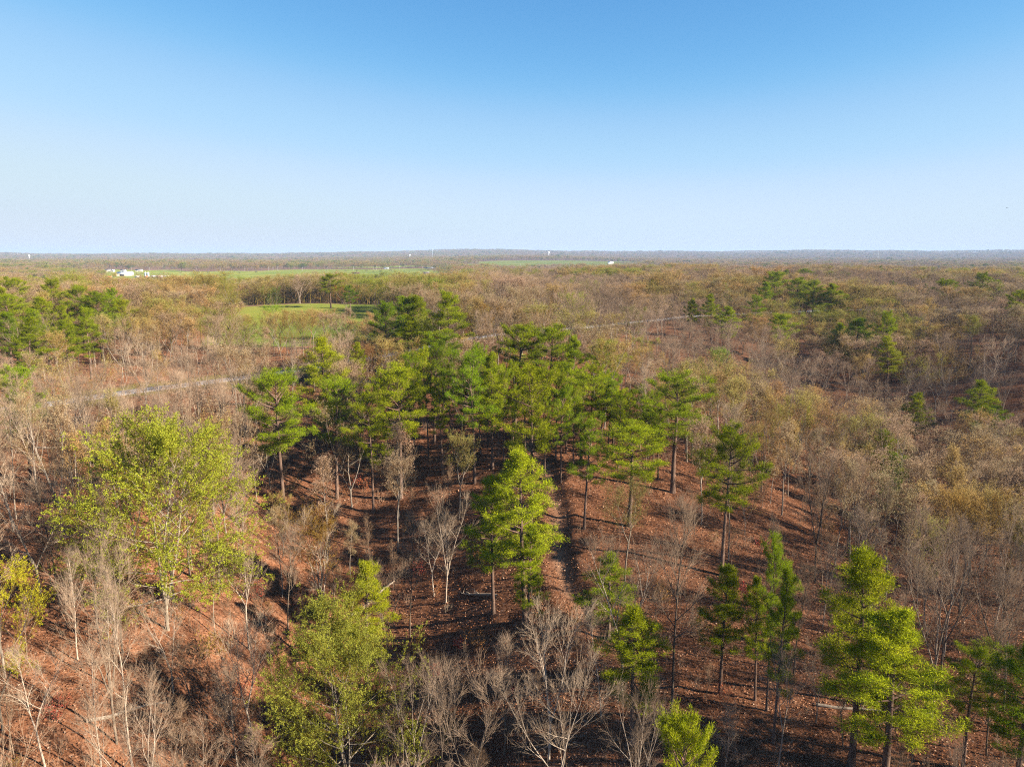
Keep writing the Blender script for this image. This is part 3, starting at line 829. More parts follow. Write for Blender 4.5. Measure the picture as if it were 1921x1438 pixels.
# ---------------------------------------------------------------- ground
def build_ground():
    front = np.arange(-56, 56.01, 0.27); back = np.arange(56, 304, 4.0)[1:]
    ang = np.radians(np.concatenate([front, back]))
    rr = [6.0]
    while rr[-1] < 15000: rr.append(rr[-1] * 1.0155 + 0.02)
    rr = np.array(rr)
    A, Rr = np.meshgrid(ang, rr)
    X = np.sin(A) * Rr; Y = np.cos(A) * Rr
    Z = terrain(X, Y)
    na, nr = len(ang), len(rr)
    V = np.stack([X, Y, Z], -1).reshape(-1, 3)
    i = np.arange(nr - 1)[:, None]; j = np.arange(na)[None]; j2 = (j + 1) % na
    F = np.stack([i * na + j, i * na + j2, (i + 1) * na + j2, (i + 1) * na + j], -1).reshape(-1, 4)[:, ::-1]
    V = np.concatenate([V, [[0, 0, float(terrain(0.0, 0.0))]]]); c = len(V) - 1
    tri = np.stack([np.full(na, c), (np.arange(na) + 1) % na, np.arange(na)], 1)
    me = mesh_from('ground', [(V, F, 0)], [M['ground']])
    x, y = V[:, 0], V[:, 1]; d = np.hypot(x, y)
    g = field_mask(x, y)
    rd, pos = dist_line(x, y, ROAD)
    verge = (1 - smooth(4, 12, rd + 5 * fbm(x / 7, y / 7, 3, 3))) * 0.62 * (1 - smooth(260, 330, y))
    lawn = 0.65 * np.exp(-((x + 68) / 12) ** 2 - ((y - 186) / 8) ** 2)
    g = np.maximum(g, np.maximum(verge, lawn))
    t, pos = dist_line(x, y, TRACK)
    soil = np.exp(-(t / 1.0) ** 2) * (0.35 + 0.5 * smooth(-0.25, 0.3, fbm(x / 2.2, y / 2.2, 2, 33)))
    woods = smooth(210, 420, d) * 0.85
    for nm, arr in (('grass', g), ('soil', soil), ('woods', woods)):
        at = me.attributes.new(nm, 'FLOAT', 'POINT'); at.data.foreach_set('value', arr.astype(np.float32))
    o = obj('ground', me); tag(o, 'leaf littered hills with a far grassy plain', kind='structure')
    return o
build_ground()

def ribbon(name, line, width, lift, mat, label):
    pts = []
    for k in range(len(line) - 1):
        a = np.array(line[k], float); b = np.array(line[k + 1], float); n = max(2, int(np.hypot(*(b - a)) / 1.5))
        for q in range(n): pts.append(a + (b - a) * q / n)
    pts.append(np.array(line[-1], float)); pts = np.array(pts)
    for _ in range(12): pts[1:-1] = (pts[:-2] + pts[2:] + 2 * pts[1:-1]) / 4
    t = unit(np.gradient(pts, axis=0)); nrm = np.stack([-t[:, 1], t[:, 0]], -1)
    offs = np.array([-0.62, -0.5, -0.25, 0, 0.25, 0.5, 0.62]) * width
    hgt = np.array([-0.5, 0.0, 0.03, 0.0, 0.03, 0.0, -0.5])
    wob = 0.35 * fbm(pts[:, 0] / 3, pts[:, 1] / 3, 2, 8)
    X = pts[:, None, 0] + nrm[:, None, 0] * (offs[None] + wob[:, None]); Y = pts[:, None, 1] + nrm[:, None, 1] * (offs[None] + wob[:, None])
    Z = terrain(X, Y) + hgt[None] + lift
    n, m = X.shape
    V = np.stack([X, Y, Z], -1).reshape(-1, 3)
    i = np.arange(n - 1)[:, None]; j = np.arange(m - 1)[None]
    F = np.stack([i * m + j, i * m + j + 1, (i + 1) * m + j + 1, (i + 1) * m + j], -1).reshape(-1, 4)
    o = obj(name, mesh_from(name, [(V, F, 0)], [mat]))
    tag(o, label, kind='structure')
ribbon('gravel_road', ROAD, 4.6, 0.16, M['gravel'], 'pale grey gravel road winding through the woods')

# ---------------------------------------------------------------- tree library
PINE_LIB = {f: [make_pine(100 + i * 7 + k * 31, f) for i in range(n)] for k, (f, n) in enumerate((('round', 3), ('full', 3), ('sparse', 3), ('young', 1)))}
BARE_LIB = {f: [make_broadleaf(300 + i * 11 + k * 41, f) for i in range(n)] for k, (f, n) in enumerate((('slim', 5), ('vase', 4), ('wide', 3), ('fork', 3)))}
BUD_LIB = {f: [make_broadleaf(500 + i * 13 + k * 41, f, 3, 0.15, 1.0) for i in range(n)] for k, (f, n) in enumerate((('slim', 1), ('vase', 2), ('fork', 1), ('wide', 1)))}
LEAF_LIB = {f: [make_broadleaf(700 + i * 17 + k * 41, f, 10, 0.16, 1.2 if f == 'broad' else 0.9) for i in range(n)] for k, (f, n) in enumerate((('vase', 2), ('wide', 1), ('fork', 1), ('broad', 2)))}
RNG = random.Random(11)
USED = {}

def tree(name, lib, form, x, y, h, w, label, cat, group=None, tint=(1, 1, 1), bark=(1, 1, 1), lean=0.0):
    arr = lib[form]
    trunk, crown, W = arr[USED.get((id(lib), form), 0) % len(arr)]
    USED[(id(lib), form)] = USED.get((id(lib), form), 0) + 1
    root = bpy.data.objects.new(name, None); COL.objects.link(root)
    root.empty_display_size = 0.3
    root.location = (x, y, float(terrain(x, y)))
    sz = h / 20.0; sx = w / W
    sx = min(max(sx, sz * 0.55), sz * 2.0)
    root.scale = (sx, sx, sz)
    root.rotation_euler = (RNG.uniform(-1, 1) * 0.03 + lean * RNG.uniform(-1, 1), RNG.uniform(-1, 1) * 0.03 + lean * RNG.uniform(-1, 1), RNG.uniform(0, 6.28))
    tag(root, label, cat, group)
    a = obj('trunk', trunk, root); b = obj('crown', crown, root)
    a.color = (*bark, 1); b.color = (*tint, 1)
    return root

PINE_GROUPS = {
    'G': ('dark pine in the dense left edge grove, {} from the left', 'pines in the left edge grove'),
    'F': ('small far-off dark evergreen in the distant woods, {} from the left', 'far-off evergreens'),
    'S': ('slim pine with small crown inside the central stand, {} from the left', 'slim pines inside the central stand')}
RANK = {}
for g in PINE_GROUPS:
    for k, rec in enumerate(sorted((q for q in PINES if q[5] == g), key=lambda q: q[0] / q[1])): RANK[rec[:2]] = k
ORDN = ['1st', '2nd', '3rd'] + [f'{k}th' for k in range(4, 21)] + ['21st', '22nd', '23rd'] + [f'{k}th' for k in range(24, 31)] + ['31st', '32nd', '33rd'] + [f'{k}th' for k in range(34, 41)] + ['41st', '42nd', '43rd'] + [f'{k}th' for k in range(44, 60)]
for x, y, h, w, form, label in PINES:
    grp = None
    if label in PINE_GROUPS:
        label, grp = PINE_GROUPS[label]; label = label.format(ORDN[RANK[(x, y)]])
    v = RNG.uniform(0.82, 1.12); yel = RNG.uniform(-0.06, 0.10)
    if 'dark' in label: v *= 0.84
    if 'bright' in label or 'yellow' in label: v *= 1.12; yel += 0.06
    tree('pine_tree', PINE_LIB, form, x, y, h, w, label, 'pine', grp, (v * (1 + yel), v, v))
for x, y, h, w, colr, label in LEAFY:
    r = w / h
    form = 'wide' if r > 0.62 else ('vase' if RNG.random() < 0.6 else 'fork')
    if w > 13.5 and y < 120: form = 'broad'
    full = colr[1] > 0.41 or w > 12 and y < 120
    lib = LEAF_LIB if full else BUD_LIB
    tree('budding_tree', lib, form, x, y, h, w, label, 'tree', None, colr, (0.85, 0.83, 0.78))
for x, y, h, w, tone, label in BARE:
    r = w / h
    form = 'wide' if r > 0.62 else ('slim' if r < 0.38 else RNG.choice(['vase', 'fork']))
    bk = (1.35, 1.3, 1.25) if tone == 'w' else (0.5, 0.45, 0.42)
    tree('bare_tree', BARE_LIB, form, x, y, h, w, label, 'tree', None, (1.1, 1.08, 1.05) if tone == 'w' else (0.8, 0.75, 0.72), bk, 0.05)

# ---------------------------------------------------------------- woods: scattered hardwoods
rng = np.random.default_rng(77)
taken = [(p[0], p[1], 3.4) for p in PINES] + [(p[0], p[1], 4.5) for p in LEAFY] + [(p[0], p[1], 3.6) for p in BARE]
TK = np.array(taken)

def free(x, y):
    ok = np.ones(len(x), bool)
    rd, _ = dist_line(x, y, ROAD); ok &= rd > 5.5
    tr, _ = dist_line(x, y, TRACK); ok &= tr > 3.0
    ok &= field_mask(x, y) < 0.3
    d2 = np.min(np.hypot(x[:, None] - TK[None, :, 0], y[:, None] - TK[None, :, 1]) - TK[None, :, 2], 1)
    return ok & (d2 > 0)

def density(x, y):
    """share of the fullest stocking, 0..1: open under the pine stand, thick on the flats beyond"""
    d = np.hypot(x, y)
    v = 0.70 + 0.30 * smooth(120, 220, d) + 0.22 * smooth(-20, -32, x) * (1 - smooth(95, 120, y))
    v = v * (1 - 0.1 * smooth(18, 40, x) * (1 - smooth(105, 140, y)))
    v = v * (1 - 0.30 * np.exp(-((x + 6) / 20) ** 2) * (1 - smooth(88, 105, y)))
    rr, p = dist_line(x, y, RIDGE)
    v = v * (1 - 0.94 * np.exp(-(rr / 30) ** 4) * smooth(70, 85, y) * (1 - smooth(165, 190, y)))
    v = v * (1 - 0.75 * np.exp(-((x + 30) / 14) ** 2 - ((y - 118) / 22) ** 2))
    v = v * (1 - 0.55 * np.exp(-((x + 72) / 26) ** 2 - ((y - 150) / 26) ** 2))
    v = v * (1 - 0.62 * smooth(150, 190, d))
    az = np.degrees(np.arctan2(x, y)); rd, _ = dist_line(x, y, ROAD)
    v = v * (1 - 0.74 * (az < -12) * smooth(112, 125, d) * (1 - smooth(8, 14, rd * (y < 215) + 100 * (y > 215))) )
    v = v * (1 - 0.4 * (az < -16) * smooth(118, 130, y) * (1 - smooth(165, 205, y)))
    return np.clip(v, 0.02, 1)

def sample(rmin, rmax, spacing, half_deg):
    """jittered grid in a sector"""
    n = int(2 * rmax / spacing) + 2
    gx = (np.arange(n) - n / 2) * spacing; gy = np.arange(0, rmax, spacing)
    X, Y = np.meshgrid(gx, gy)
    X = (X + rng.uniform(-0.48, 0.48, X.shape) * spacing).ravel(); Y = (Y + rng.uniform(-0.48, 0.48, Y.shape) * spacing).ravel()
    d = np.hypot(X, Y); az = np.degrees(np.abs(np.arctan2(X, Y)))
    k = (d > rmin) & (d <= rmax) & (az < half_deg)
    return X[k], Y[k]

def chunked_free(x, y):
    out = np.zeros(len(x), bool)
    for i in range(0, len(x), 4000): out[i:i + 4000] = free(x[i:i + 4000], y[i:i + 4000])
    return out

pts = []
for rmin, rmax, sp, hd, wide, keep_d in ((9, 34, 5.6, 88, 1.0, True), (34, 330, 5.3, 47, 1.0, True), (330, 800, 9.2, 43, 1.15, False), (800, 1900, 13.0, 41, 1.35, False),
                                         (1900, 4600, 30.0, 40, 2.3, False), (4600, 10500, 72.0, 40, 4.0, False)):
    X, Y = sample(rmin, rmax, sp, hd)
    if keep_d:
        k = rng.random(len(X)) < density(X, Y); X, Y = X[k], Y[k]
        k = chunked_free(X, Y)
    else:
        k = field_mask(X, Y) < 0.3
        if rmin < 700: k &= chunked_free(X, Y)
    X, Y = X[k], Y[k]
    pts.append(np.stack([X, Y, np.full(len(X), wide)], 1))
pts = np.concatenate(pts)
# openings in the near woods, so that the pines and leafing trees farther down the slope stand free
d_ = np.hypot(pts[:, 0], pts[:, 1]); a_ = np.degrees(np.arctan2(pts[:, 0], pts[:, 1]))
clear = np.zeros(len(pts), bool)
for rec in PINES + LEAFY[2:4]:
    hd, ha = math.hypot(rec[0], rec[1]), math.degrees(math.atan2(rec[0], rec[1]))
    if hd < 120: clear |= (d_ < hd) & (d_ > hd - 40) & (d_ < 90) & (np.abs(a_ - ha) < math.degrees(0.5 * rec[3] / hd) * 0.9 + 1.0)
pts = pts[~(clear & (rng.random(len(pts)) < 0.62))]
PX, PY, PW = pts.T
PD = np.hypot(PX, PY)
PZ = terrain(PX, PY)
# patches of species: what share buds, and in which colour
patch = fbm(PX / 60, PY / 60, 3, 91) + 0.35 * rng.normal(size=len(PX)) * 0.5
left = smooth(20, -60, PX) * smooth(150, 200, PY)
budding = (patch + 0.5 * left > 0.0) & (PD > 95)
hue = fbm(PX / 45 + 9, PY / 45, 2, 55) + 0.25 * rng.normal(size=len(PX))
BUD_TINTS = [((0.62, 0.48, 0.31), 'tan'), ((0.68, 0.50, 0.20), 'ochre'), ((0.60, 0.53, 0.18), 'olive'), ((0.46, 0.52, 0.08), 'yellow-green')]
tint_idx = np.digitize(hue + 0.18 * left, [-0.06, 0.20, 0.46])
tint_idx = np.where(hue < -0.25, 0, tint_idx)
AZ = np.degrees(np.arctan2(PX, PY))
height = rng.uniform(13, 18.5, len(PX)) * (1 - 0.08 * smooth(140, 200, PD)) * np.where(PD < 62, 0.88, 1.0)
height = np.where((AZ > 10) & (PD > 170) & (PD < 345), height * 0.84, height)
height = height * (1 + 0.45 * fbm(PX / 38, PY / 38, 2, 71) * smooth(150, 220, PD))
height = np.where((AZ > -21) & (AZ < -9) & (PD > 180) & (PD < 300), np.minimum(height, 12.5), height)
slope_tall = np.where(rng.random(len(PX)) < 0.18, 0.55, 1.0)
height = height * np.where(PD < 260, slope_tall, 1.0)

MARKS = [('tall round-crowned pine', 'round-crowned pine'), ('broad bright pine', 'broad bright pine'), ('tallest pine in the middle', 'tallest stand pine'),
         ('broadest low pine', 'broadest low pine'), ('large tiered pine', 'large tiered pine'), ('dark drooping pine', 'dark drooping pine'),
         ('bright yellow-green pine', 'bright yellow-green pine'), ('bright slim pine', 'bright slim pine'), ('pine with lit right side', 'half-lit pine below the track'),
         ('large conical pine', 'large conical pine'), ('small pine with dark crown', 'small pine at lower right'), ('wispy pine', 'wispy left edge pine'),
         ('pine amid bare trees', 'pine amid bare trees'), ('compact dark pine', 'compact dark pine'), ('fluffy pine', 'fluffy right edge pine'), ('big full pine', 'big full pine'),
         ('tallest pine of the right-hand', 'right ridge grove'), ('tall pine of the far right pair', 'far right pine pair'), ('tallest pine of the dark clump', 'dark pine clump'),
         ('wide lime-green', 'wide lime tree'), ('yellow-green leafing tree cut', 'left edge yellow-green tree'), ('big olive-yellow', 'olive-yellow budding tree'),
         ('orange-tan budding', 'orange-tan budding tree'), ('golden budding tree in the bare', 'far right golden tree'), ('golden budding tree on the right', 'golden slope tree'),
         ('small bright lime', 'small pasture lime tree'), ('lime tree top below', 'left grove lime tree'), ('cream-yellow', 'cream-yellow tree'),
         ('tan budding tree below', 'tan tree below the valley'), ('rightmost pine along', 'rightmost stand-top pine'), ('dark-stemmed bare oak', 'dark roadside oak'),
         ('leaning dark-trunked', 'leaning dark oak'), ('single dark pine', 'single dark far pine'), ('pale olive tree in front', 'pale olive tree')]
def view(x, y):
    return math.degrees(math.atan2(x, y)), math.degrees(math.atan2(CAM_Z - float(terrain(x, y)), math.hypot(x, y)))
SPOTS = []
for rec in PINES + LEAFY + BARE:
    for pre, short in MARKS:
        if rec[5].startswith(pre): SPOTS.append((*view(rec[0], rec[1]), rec[1], short))
NTH = ['', 'second', 'third', 'fourth', 'fifth', 'sixth', 'seventh', 'eighth', 'ninth', 'tenth', '11th', '12th', '13th', '14th', '15th', '16th', '17th', '18th', '19th', '20th'] + [f'{k}th' for k in range(21, 60)]

def beside(x, y):
    """which landmark tree this one stands by, and on which side of it in the view"""
    az, el = view(x, y)
    k = min(range(len(SPOTS)), key=lambda q: math.hypot(SPOTS[q][0] - az, 1.6 * (SPOTS[q][1] - el)))
    da, dl = az - SPOTS[k][0], el - SPOTS[k][1]
    side = 'left' if da < 0 else 'right'
    if abs(da) > 2.2 * abs(dl): rel = f'{side} of'
    elif dl < 0: rel = f'above-{side} of'
    else: rel = f'below-{side} of'
    return rel, SPOTS[k][3], math.hypot(da, dl)

def region(x, y):
    d = math.hypot(x, y); az = math.degrees(math.atan2(x, y))
    if d < 80: return 'lower left slope' if az < -14 else ('shaded hollow' if az < 8 else 'lower right slope')
    if d < 150: return 'left slope below the road' if az < -18 else ('central stand' if az < 12 else 'right-hand slope')
    if d < 235: return 'left roadside woods' if az < -12 else ('woods behind the stand' if az < 10 else 'right-hand valley')
    return 'woods by the pasture' if az < -8 else ('woods beyond the stand' if az < 12 else 'right plateau woods')

PENDING = []
def finish_labels():
    """number the look-alikes outward from their landmark"""
    sets = {}
    for o, text, dist in PENDING: sets.setdefault(text, []).append((dist, o))
    for text, lst in sets.items():
        lst.sort(key=lambda q: q[0])
        for k, (dist, o) in enumerate(lst):
            o['label'] = text if len(lst) == 1 else f'{text}, ' + ('nearest to it' if k == 0 else f'{NTH[k]} nearest')

order = np.argsort(PD)
quota = {'bare': 300 - len(BARE), 'bud': 270 - len(LEAFY)}
single = np.zeros(len(PX), bool)
for i in order:
    key = 'bud' if budding[i] else 'bare'
    if quota[key] <= 0: continue
    if PD[i] > 420 or abs(math.degrees(math.atan2(PX[i], PY[i]))) > 39: continue
    if PD[i] < 60 and PZ[i] + height[i] < CAM_Z - PD[i] * 0.83: continue
    quota[key] -= 1; single[i] = True
    x, y, h = float(PX[i]), float(PY[i]), float(height[i])
    rel, mark, dist = beside(x, y); gr = region(x, y)
    form = RNG.choices(['slim', 'vase', 'fork', 'wide'], (0.52, 0.26, 0.16, 0.06) if PD[i] < 150 else (0.1, 0.42, 0.2, 0.28))[0]
    w = {'slim': 0.30, 'vase': 0.46, 'fork': 0.44, 'wide': 0.68}[form] * h * RNG.uniform(0.85, 1.2) * (1.0 if PD[i] < 150 else 1.4)
    shape = {'slim': 'slender', 'vase': 'vase-shaped', 'fork': 'many-stemmed', 'wide': 'spreading'}[form]
    if h < 9.5: shape = 'low ' + shape
    if budding[i]:
        col, nm = BUD_TINTS[int(tint_idx[i])]
        o = tree('budding_tree', BUD_LIB, form, x, y, h, w, 'x', 'tree', f'{nm} budding trees, {gr}', col, (1, 1, 1), 0.03)
        PENDING.append((o, f'{shape} {nm} budding tree {rel} the {mark}', dist))
    else:
        dark = RNG.random() < 0.3
        b = RNG.uniform(0.85, 1.25)
        bk = (0.6, 0.55, 0.5) if dark else (b, b * 0.96, b * 0.92)
        tone = 'dark' if dark else ('white' if b > 1.12 else 'grey')
        o = tree('bare_tree', BARE_LIB, form, x, y, h, w, 'x', 'tree', f'{tone} leafless trees, {gr}', (1.0, 0.94, 0.90), bk, 0.04)
        PENDING.append((o, f'{shape} {tone}-barked leafless tree {rel} the {mark}', dist))
finish_labels()

# the rest of the woods, too many to count: one mass of trees per kind
def instancer(name, pos, scl, rot, var, sources, label, tint, cat=None):
    """points carrying whole trees (trunk and crown of a tree that stands in the scene)"""
    me = bpy.data.meshes.new(name)
    me.vertices.add(len(pos)); me.vertices.foreach_set('co', np.asarray(pos, np.float32).ravel())
    for nm, typ, arr, key in (('scl', 'FLOAT_VECTOR', scl, 'vector'), ('rot', 'FLOAT_VECTOR', rot, 'vector')):
        a = me.attributes.new(nm, typ, 'POINT'); a.data.foreach_set(key, np.asarray(arr, np.float32).ravel())
    a = me.attributes.new('var', 'INT', 'POINT'); a.data.foreach_set('value', np.asarray(var, np.int32))
    ng = bpy.data.node_groups.new(name, 'GeometryNodeTree')
    ng.interface.new_socket('Geometry', in_out='INPUT', socket_type='NodeSocketGeometry')
    ng.interface.new_socket('Geometry', in_out='OUTPUT', socket_type='NodeSocketGeometry')
    gi = ng.nodes.new('NodeGroupInput'); go = ng.nodes.new('NodeGroupOutput'); join = ng.nodes.new('GeometryNodeJoinGeometry')
    def attr(nm, typ):
        n = ng.nodes.new('GeometryNodeInputNamedAttribute'); n.data_type = typ; n.inputs[0].default_value = nm
        return n.outputs[0]
    av, asc, aro = attr('var', 'INT'), attr('scl', 'FLOAT_VECTOR'), attr('rot', 'FLOAT_VECTOR')
    for k, objs in enumerate(sources):
        jo = ng.nodes.new('GeometryNodeJoinGeometry')
        for o in reversed(objs):
            oi = ng.nodes.new('GeometryNodeObjectInfo'); oi.transform_space = 'ORIGINAL'
            oi.inputs['Object'].default_value = o; oi.inputs['As Instance'].default_value = False
            ng.links.new(oi.outputs['Geometry'], jo.inputs[0])
        cmp = ng.nodes.new('FunctionNodeCompare'); cmp.data_type = 'INT'; cmp.operation = 'EQUAL'
        ng.links.new(av, cmp.inputs[2]); cmp.inputs[3].default_value = k
        ip = ng.nodes.new('GeometryNodeInstanceOnPoints')
        ng.links.new(gi.outputs[0], ip.inputs['Points']); ng.links.new(cmp.outputs[0], ip.inputs['Selection'])
        ng.links.new(jo.outputs[0], ip.inputs['Instance']); ng.links.new(aro, ip.inputs['Rotation']); ng.links.new(asc, ip.inputs['Scale'])
        ng.links.new(ip.outputs[0], join.inputs[0])
    ng.links.new(join.outputs[0], go.inputs[0])
    o = obj(name, me); o.color = (*tint, 1)
    md = o.modifiers.new('trees', 'NODES'); md.node_group = ng
    tag(o, label, cat, kind='stuff')
    return o

def example_parts(meshes):
    """objects already standing in the scene that use these trunk and crown meshes"""
    want = {}
    for o in COL.objects:
        if o.type == 'MESH' and o.data.name in meshes and o.data.name not in want: want[o.data.name] = o
    return want
def sources(lib):
    out = []
    for f in lib:
        for tr, cr, W in lib[f]:
            w = example_parts({tr.name, cr.name})
            if tr.name in w and cr.name in w: out.append((w[tr.name], w[cr.name], W, f))
    return out

def mass(name, sel, lib, tint, label, forms=None):
    idx = np.nonzero(sel)[0]
    src = [s for s in sources(lib) if forms is None or s[3] in forms]
    n = len(idx)
    var = rng.integers(0, len(src), n)
    h = height[idx] / 20.0
    wide = PW[idx]
    sx = h * np.where(PD[idx] < 150, rng.uniform(0.8, 1.25, n), rng.uniform(1.2, 1.9, n)) * wide
    scl = np.stack([sx, sx, h * (1 + 0.12 * (wide - 1))], 1)
    rot = np.stack([np.zeros(n), np.zeros(n), rng.uniform(0, 6.28, n)], 1)
    pos = np.stack([PX[idx], PY[idx], PZ[idx]], 1)
    instancer(name, pos, scl, rot, var, [(s[0], s[1]) for s in src], label, tint)

rest = ~single
mass('leafless_woodland', rest & ~budding, BARE_LIB, (1.0, 0.92, 0.86), 'grey-brown leafless woods stretching to the horizon', ('vase', 'wide', 'slim'))
for k, (col, nm) in enumerate(BUD_TINTS):
    s = rest & budding & (tint_idx == k)
    if s.sum(): mass(f'{nm}_woodland'.replace('-', '_'), s & ~((PD > 900) & (rng.random(len(PX)) < 0.18)), BUD_LIB, col, f'{nm} budding woods beyond the nearer trees')
ev = rest & (PD > 420) & (rng.random(len(PX)) < 0.035 + 0.05 * smooth(1000, 2500, PD))
mass('evergreen_woodland', ev, PINE_LIB, (0.8, 0.85, 0.9), 'scattered dark evergreens in the distant woods', ('round', 'full'))

# ---------------------------------------------------------------- brush and fallen leaves
BRUSH = [obj('brush', make_brush(900 + i, i > 2)) for i in range(5)]
for i, o in enumerate(BRUSH):
    x, y = ((-48, 70), (30, 78), (-9, 92), (-14, 101), (-22, 96))[i]
    o.location = (x, y, float(terrain(x, y)))
    tag(o, ('bare twiggy shrub on the lower left slope', 'bare twiggy shrub on the slope right of the dirt track', 'small bare shrub in the hollow left of the bright pine',
            'russet-leaved shrub in the dark hollow', 'second russet-leaved shrub in the dark hollow, farther left')[i], 'shrub')
bx, by = sample(36, 240, 2.9, 44)
dens = 0.35 + 0.5 * smooth(0.0, 0.35, fbm(bx / 14, by / 14, 3, 61))
rr, _ = dist_line(bx, by, RIDGE)
dens = dens * (1 - 0.9 * np.exp(-(rr / 24) ** 4) * smooth(72, 90, by))
rd, _ = dist_line(bx, by, ROAD); tr, _ = dist_line(bx, by, TRACK)
k = (rng.random(len(bx)) < dens) & (rd > 3.6) & (tr > 2.0) & (field_mask(bx, by) < 0.3)
bx, by = bx[k], by[k]; n = len(bx)
hol, _ = dist_line(bx, by, RAVINE)
var = np.where(rng.random(n) < 0.08 + 0.35 * np.exp(-(hol / 16) ** 2), rng.integers(3, 5, n), rng.integers(0, 3, n))
s = rng.uniform(0.6, 1.5, n)
instancer('underbrush', np.stack([bx, by, terrain(bx, by)], 1), np.stack([s, s, s], 1), np.stack([np.zeros(n), np.zeros(n), rng.uniform(0, 6.28, n)], 1),
          var, [(o,) for o in BRUSH], 'tangled twiggy underbrush on the forest floor', (0.95, 0.85, 0.8))

sxx, syy = sample(40, 150, 3.1, 44)
rr, _ = dist_line(sxx, syy, RIDGE); rd, _ = dist_line(sxx, syy, ROAD); tr, _ = dist_line(sxx, syy, TRACK)
k = (rng.random(len(sxx)) < 0.17 * (1 - 0.85 * np.exp(-(rr / 26) ** 4) * smooth(74, 90, syy))) & (rd > 4) & (tr > 2.2)
sxx, syy = sxx[k], syy[k]; n = len(sxx)
slim = [q for q in sources(BARE_LIB) if q[3] in ('slim', 'vase')]
h = rng.uniform(0.16, 0.42, n); w = h * rng.uniform(0.7, 1.1, n)
instancer('saplings', np.stack([sxx, syy, terrain(sxx, syy)], 1), np.stack([w, w, h], 1), np.stack([rng.normal(size=n) * 0.08, rng.normal(size=n) * 0.08, rng.uniform(0, 6.28, n)], 1),
          rng.integers(0, len(slim), n), [(q[0], q[1]) for q in slim], 'thin leafless saplings crowding the forest floor', (0.80, 0.68, 0.58))

def leaf_litter(n):
    d = 38 + 150 * rng.random(n) ** 1.25; a = np.radians(rng.uniform(-41, 41, n))
    x, y = np.sin(a) * d, np.cos(a) * d
    rd, _ = dist_line(x, y, ROAD); k = rd > 3.2
    x, y, d = x[k], y[k], d[k]; n = len(x)
    z = terrain(x, y) + rng.uniform(0.03, 0.12, n)
    size = rng.uniform(0.045, 0.085, n) * (1 + d / 120)
    nrm = unit(np.stack([rng.normal(size=n) * 0.5, rng.normal(size=n) * 0.5, np.ones(n)], 1))
    u = unit(np.cross(nrm, unit(rng.normal(size=(n, 3))))); v = np.cross(nrm, u)
    p = np.stack([x, y, z], 1); s = size[:, None]
    V = np.stack([p - u * s, p + v * s * 0.6 + nrm * s * 0.25, p + u * s, p - v * s * 0.6 + nrm * s * 0.25], 1).reshape(-1, 3)
    F = np.arange(n)[:, None] * 4 + np.array([0, 1, 2, 3])[None]
    me = mesh_from('leaf_litter', [(V, F, 0)], [M['litter']], False)
    a = me.attributes.new('tone', 'FLOAT', 'FACE'); a.data.foreach_set('value', rng.random(n).astype(np.float32))
    tag(obj('leaf_litter', me), 'loose brown and tan fallen leaves over the forest floor', kind='stuff')
leaf_litter(190000)
# ---------------------------------------------------------------- fallen logs, snags
M['log'] = bark_mat('weathered_wood', (0.26, 0.20, 0.15), (0.56, 0.47, 0.37), 5.0, 1.0)
M['charred'] = bark_mat('charred_wood', (0.012, 0.010, 0.010), (0.06, 0.045, 0.04), 5.0, 0.3)

def fallen_log(x, y, ang, L, r, label):
    g = np.random.default_rng(int(abs(x * 13 + y * 7)))
    t = np.linspace(-0.5, 0.5, 9)
    px = x + np.cos(ang) * t * L + 0.25 * np.sin(t * 5) * -math.sin(ang); py = y + np.sin(ang) * t * L + 0.25 * np.sin(t * 5) * math.cos(ang)
    pz = terrain(px, py) + r * 0.6
    pz = 0.5 * pz + 0.5 * np.interp(t, [-0.5, 0.5], [pz[0], pz[-1]]) + 0.03
    P3 = np.stack([px, py, pz], 1) - np.array([x, y, float(terrain(x, y))])
    root = bpy.data.objects.new('fallen_log', None); COL.objects.link(root); root.location = (x, y, float(terrain(x, y)))
    tag(root, label, 'log')
    obj('log_trunk', mesh_from('log_trunk', [(*tube(P3, np.linspace(r, r * 0.45, 9), 8), 0)], [M['log']]), root)
    b0, b1, br = [], [], []
    for k in range(7):
        j = int(g.integers(3, 9)); b0.append(P3[j]); br.append(r * 0.3)
        b1.append(P3[j] + np.array([math.cos(ang) * g.uniform(0.2, 1.2) + g.normal() * 0.6, math.sin(ang) * g.uniform(0.2, 1.2) + g.normal() * 0.6, g.uniform(0.2, 1.0)]))
    obj('broken_branches', mesh_from('broken_branches', [(*cones(b0, b1, br), 0)], [M['log']]), root)
for a in LOGS: fallen_log(*a)

def snag(x, y, h, r, tilt, label):
    root = bpy.data.objects.new('broken_snag', None); COL.objects.link(root); root.location = (x, y, float(terrain(x, y)))
    tag(root, label, 'dead tree')
    t = np.linspace(0, 1, 7)
    P3 = np.stack([tilt * h * t ** 1.3, 0.15 * np.sin(t * 4), t * h - 0.4], 1)
    obj('trunk', mesh_from('snag_trunk', [(*tube(P3, r * (1 - 0.35 * t), 9), 0)], [M['charred']]), root)
    a = np.arange(7) / 7 * 6.28; top = P3[-1]
    b0 = [top + np.array([math.cos(q), math.sin(q), -0.6]) * r * 0.5 for q in a]
    b1 = [b + np.array([0, 0, 0.5 + 0.5 * abs(math.sin(q * 3.1))]) for b, q in zip(b0, a)]
    obj('splintered_top', mesh_from('splintered_top', [(*cones(b0, b1, [r * 0.3] * 7), 0)], [M['charred']]), root)
for a in SNAGS: snag(*a)

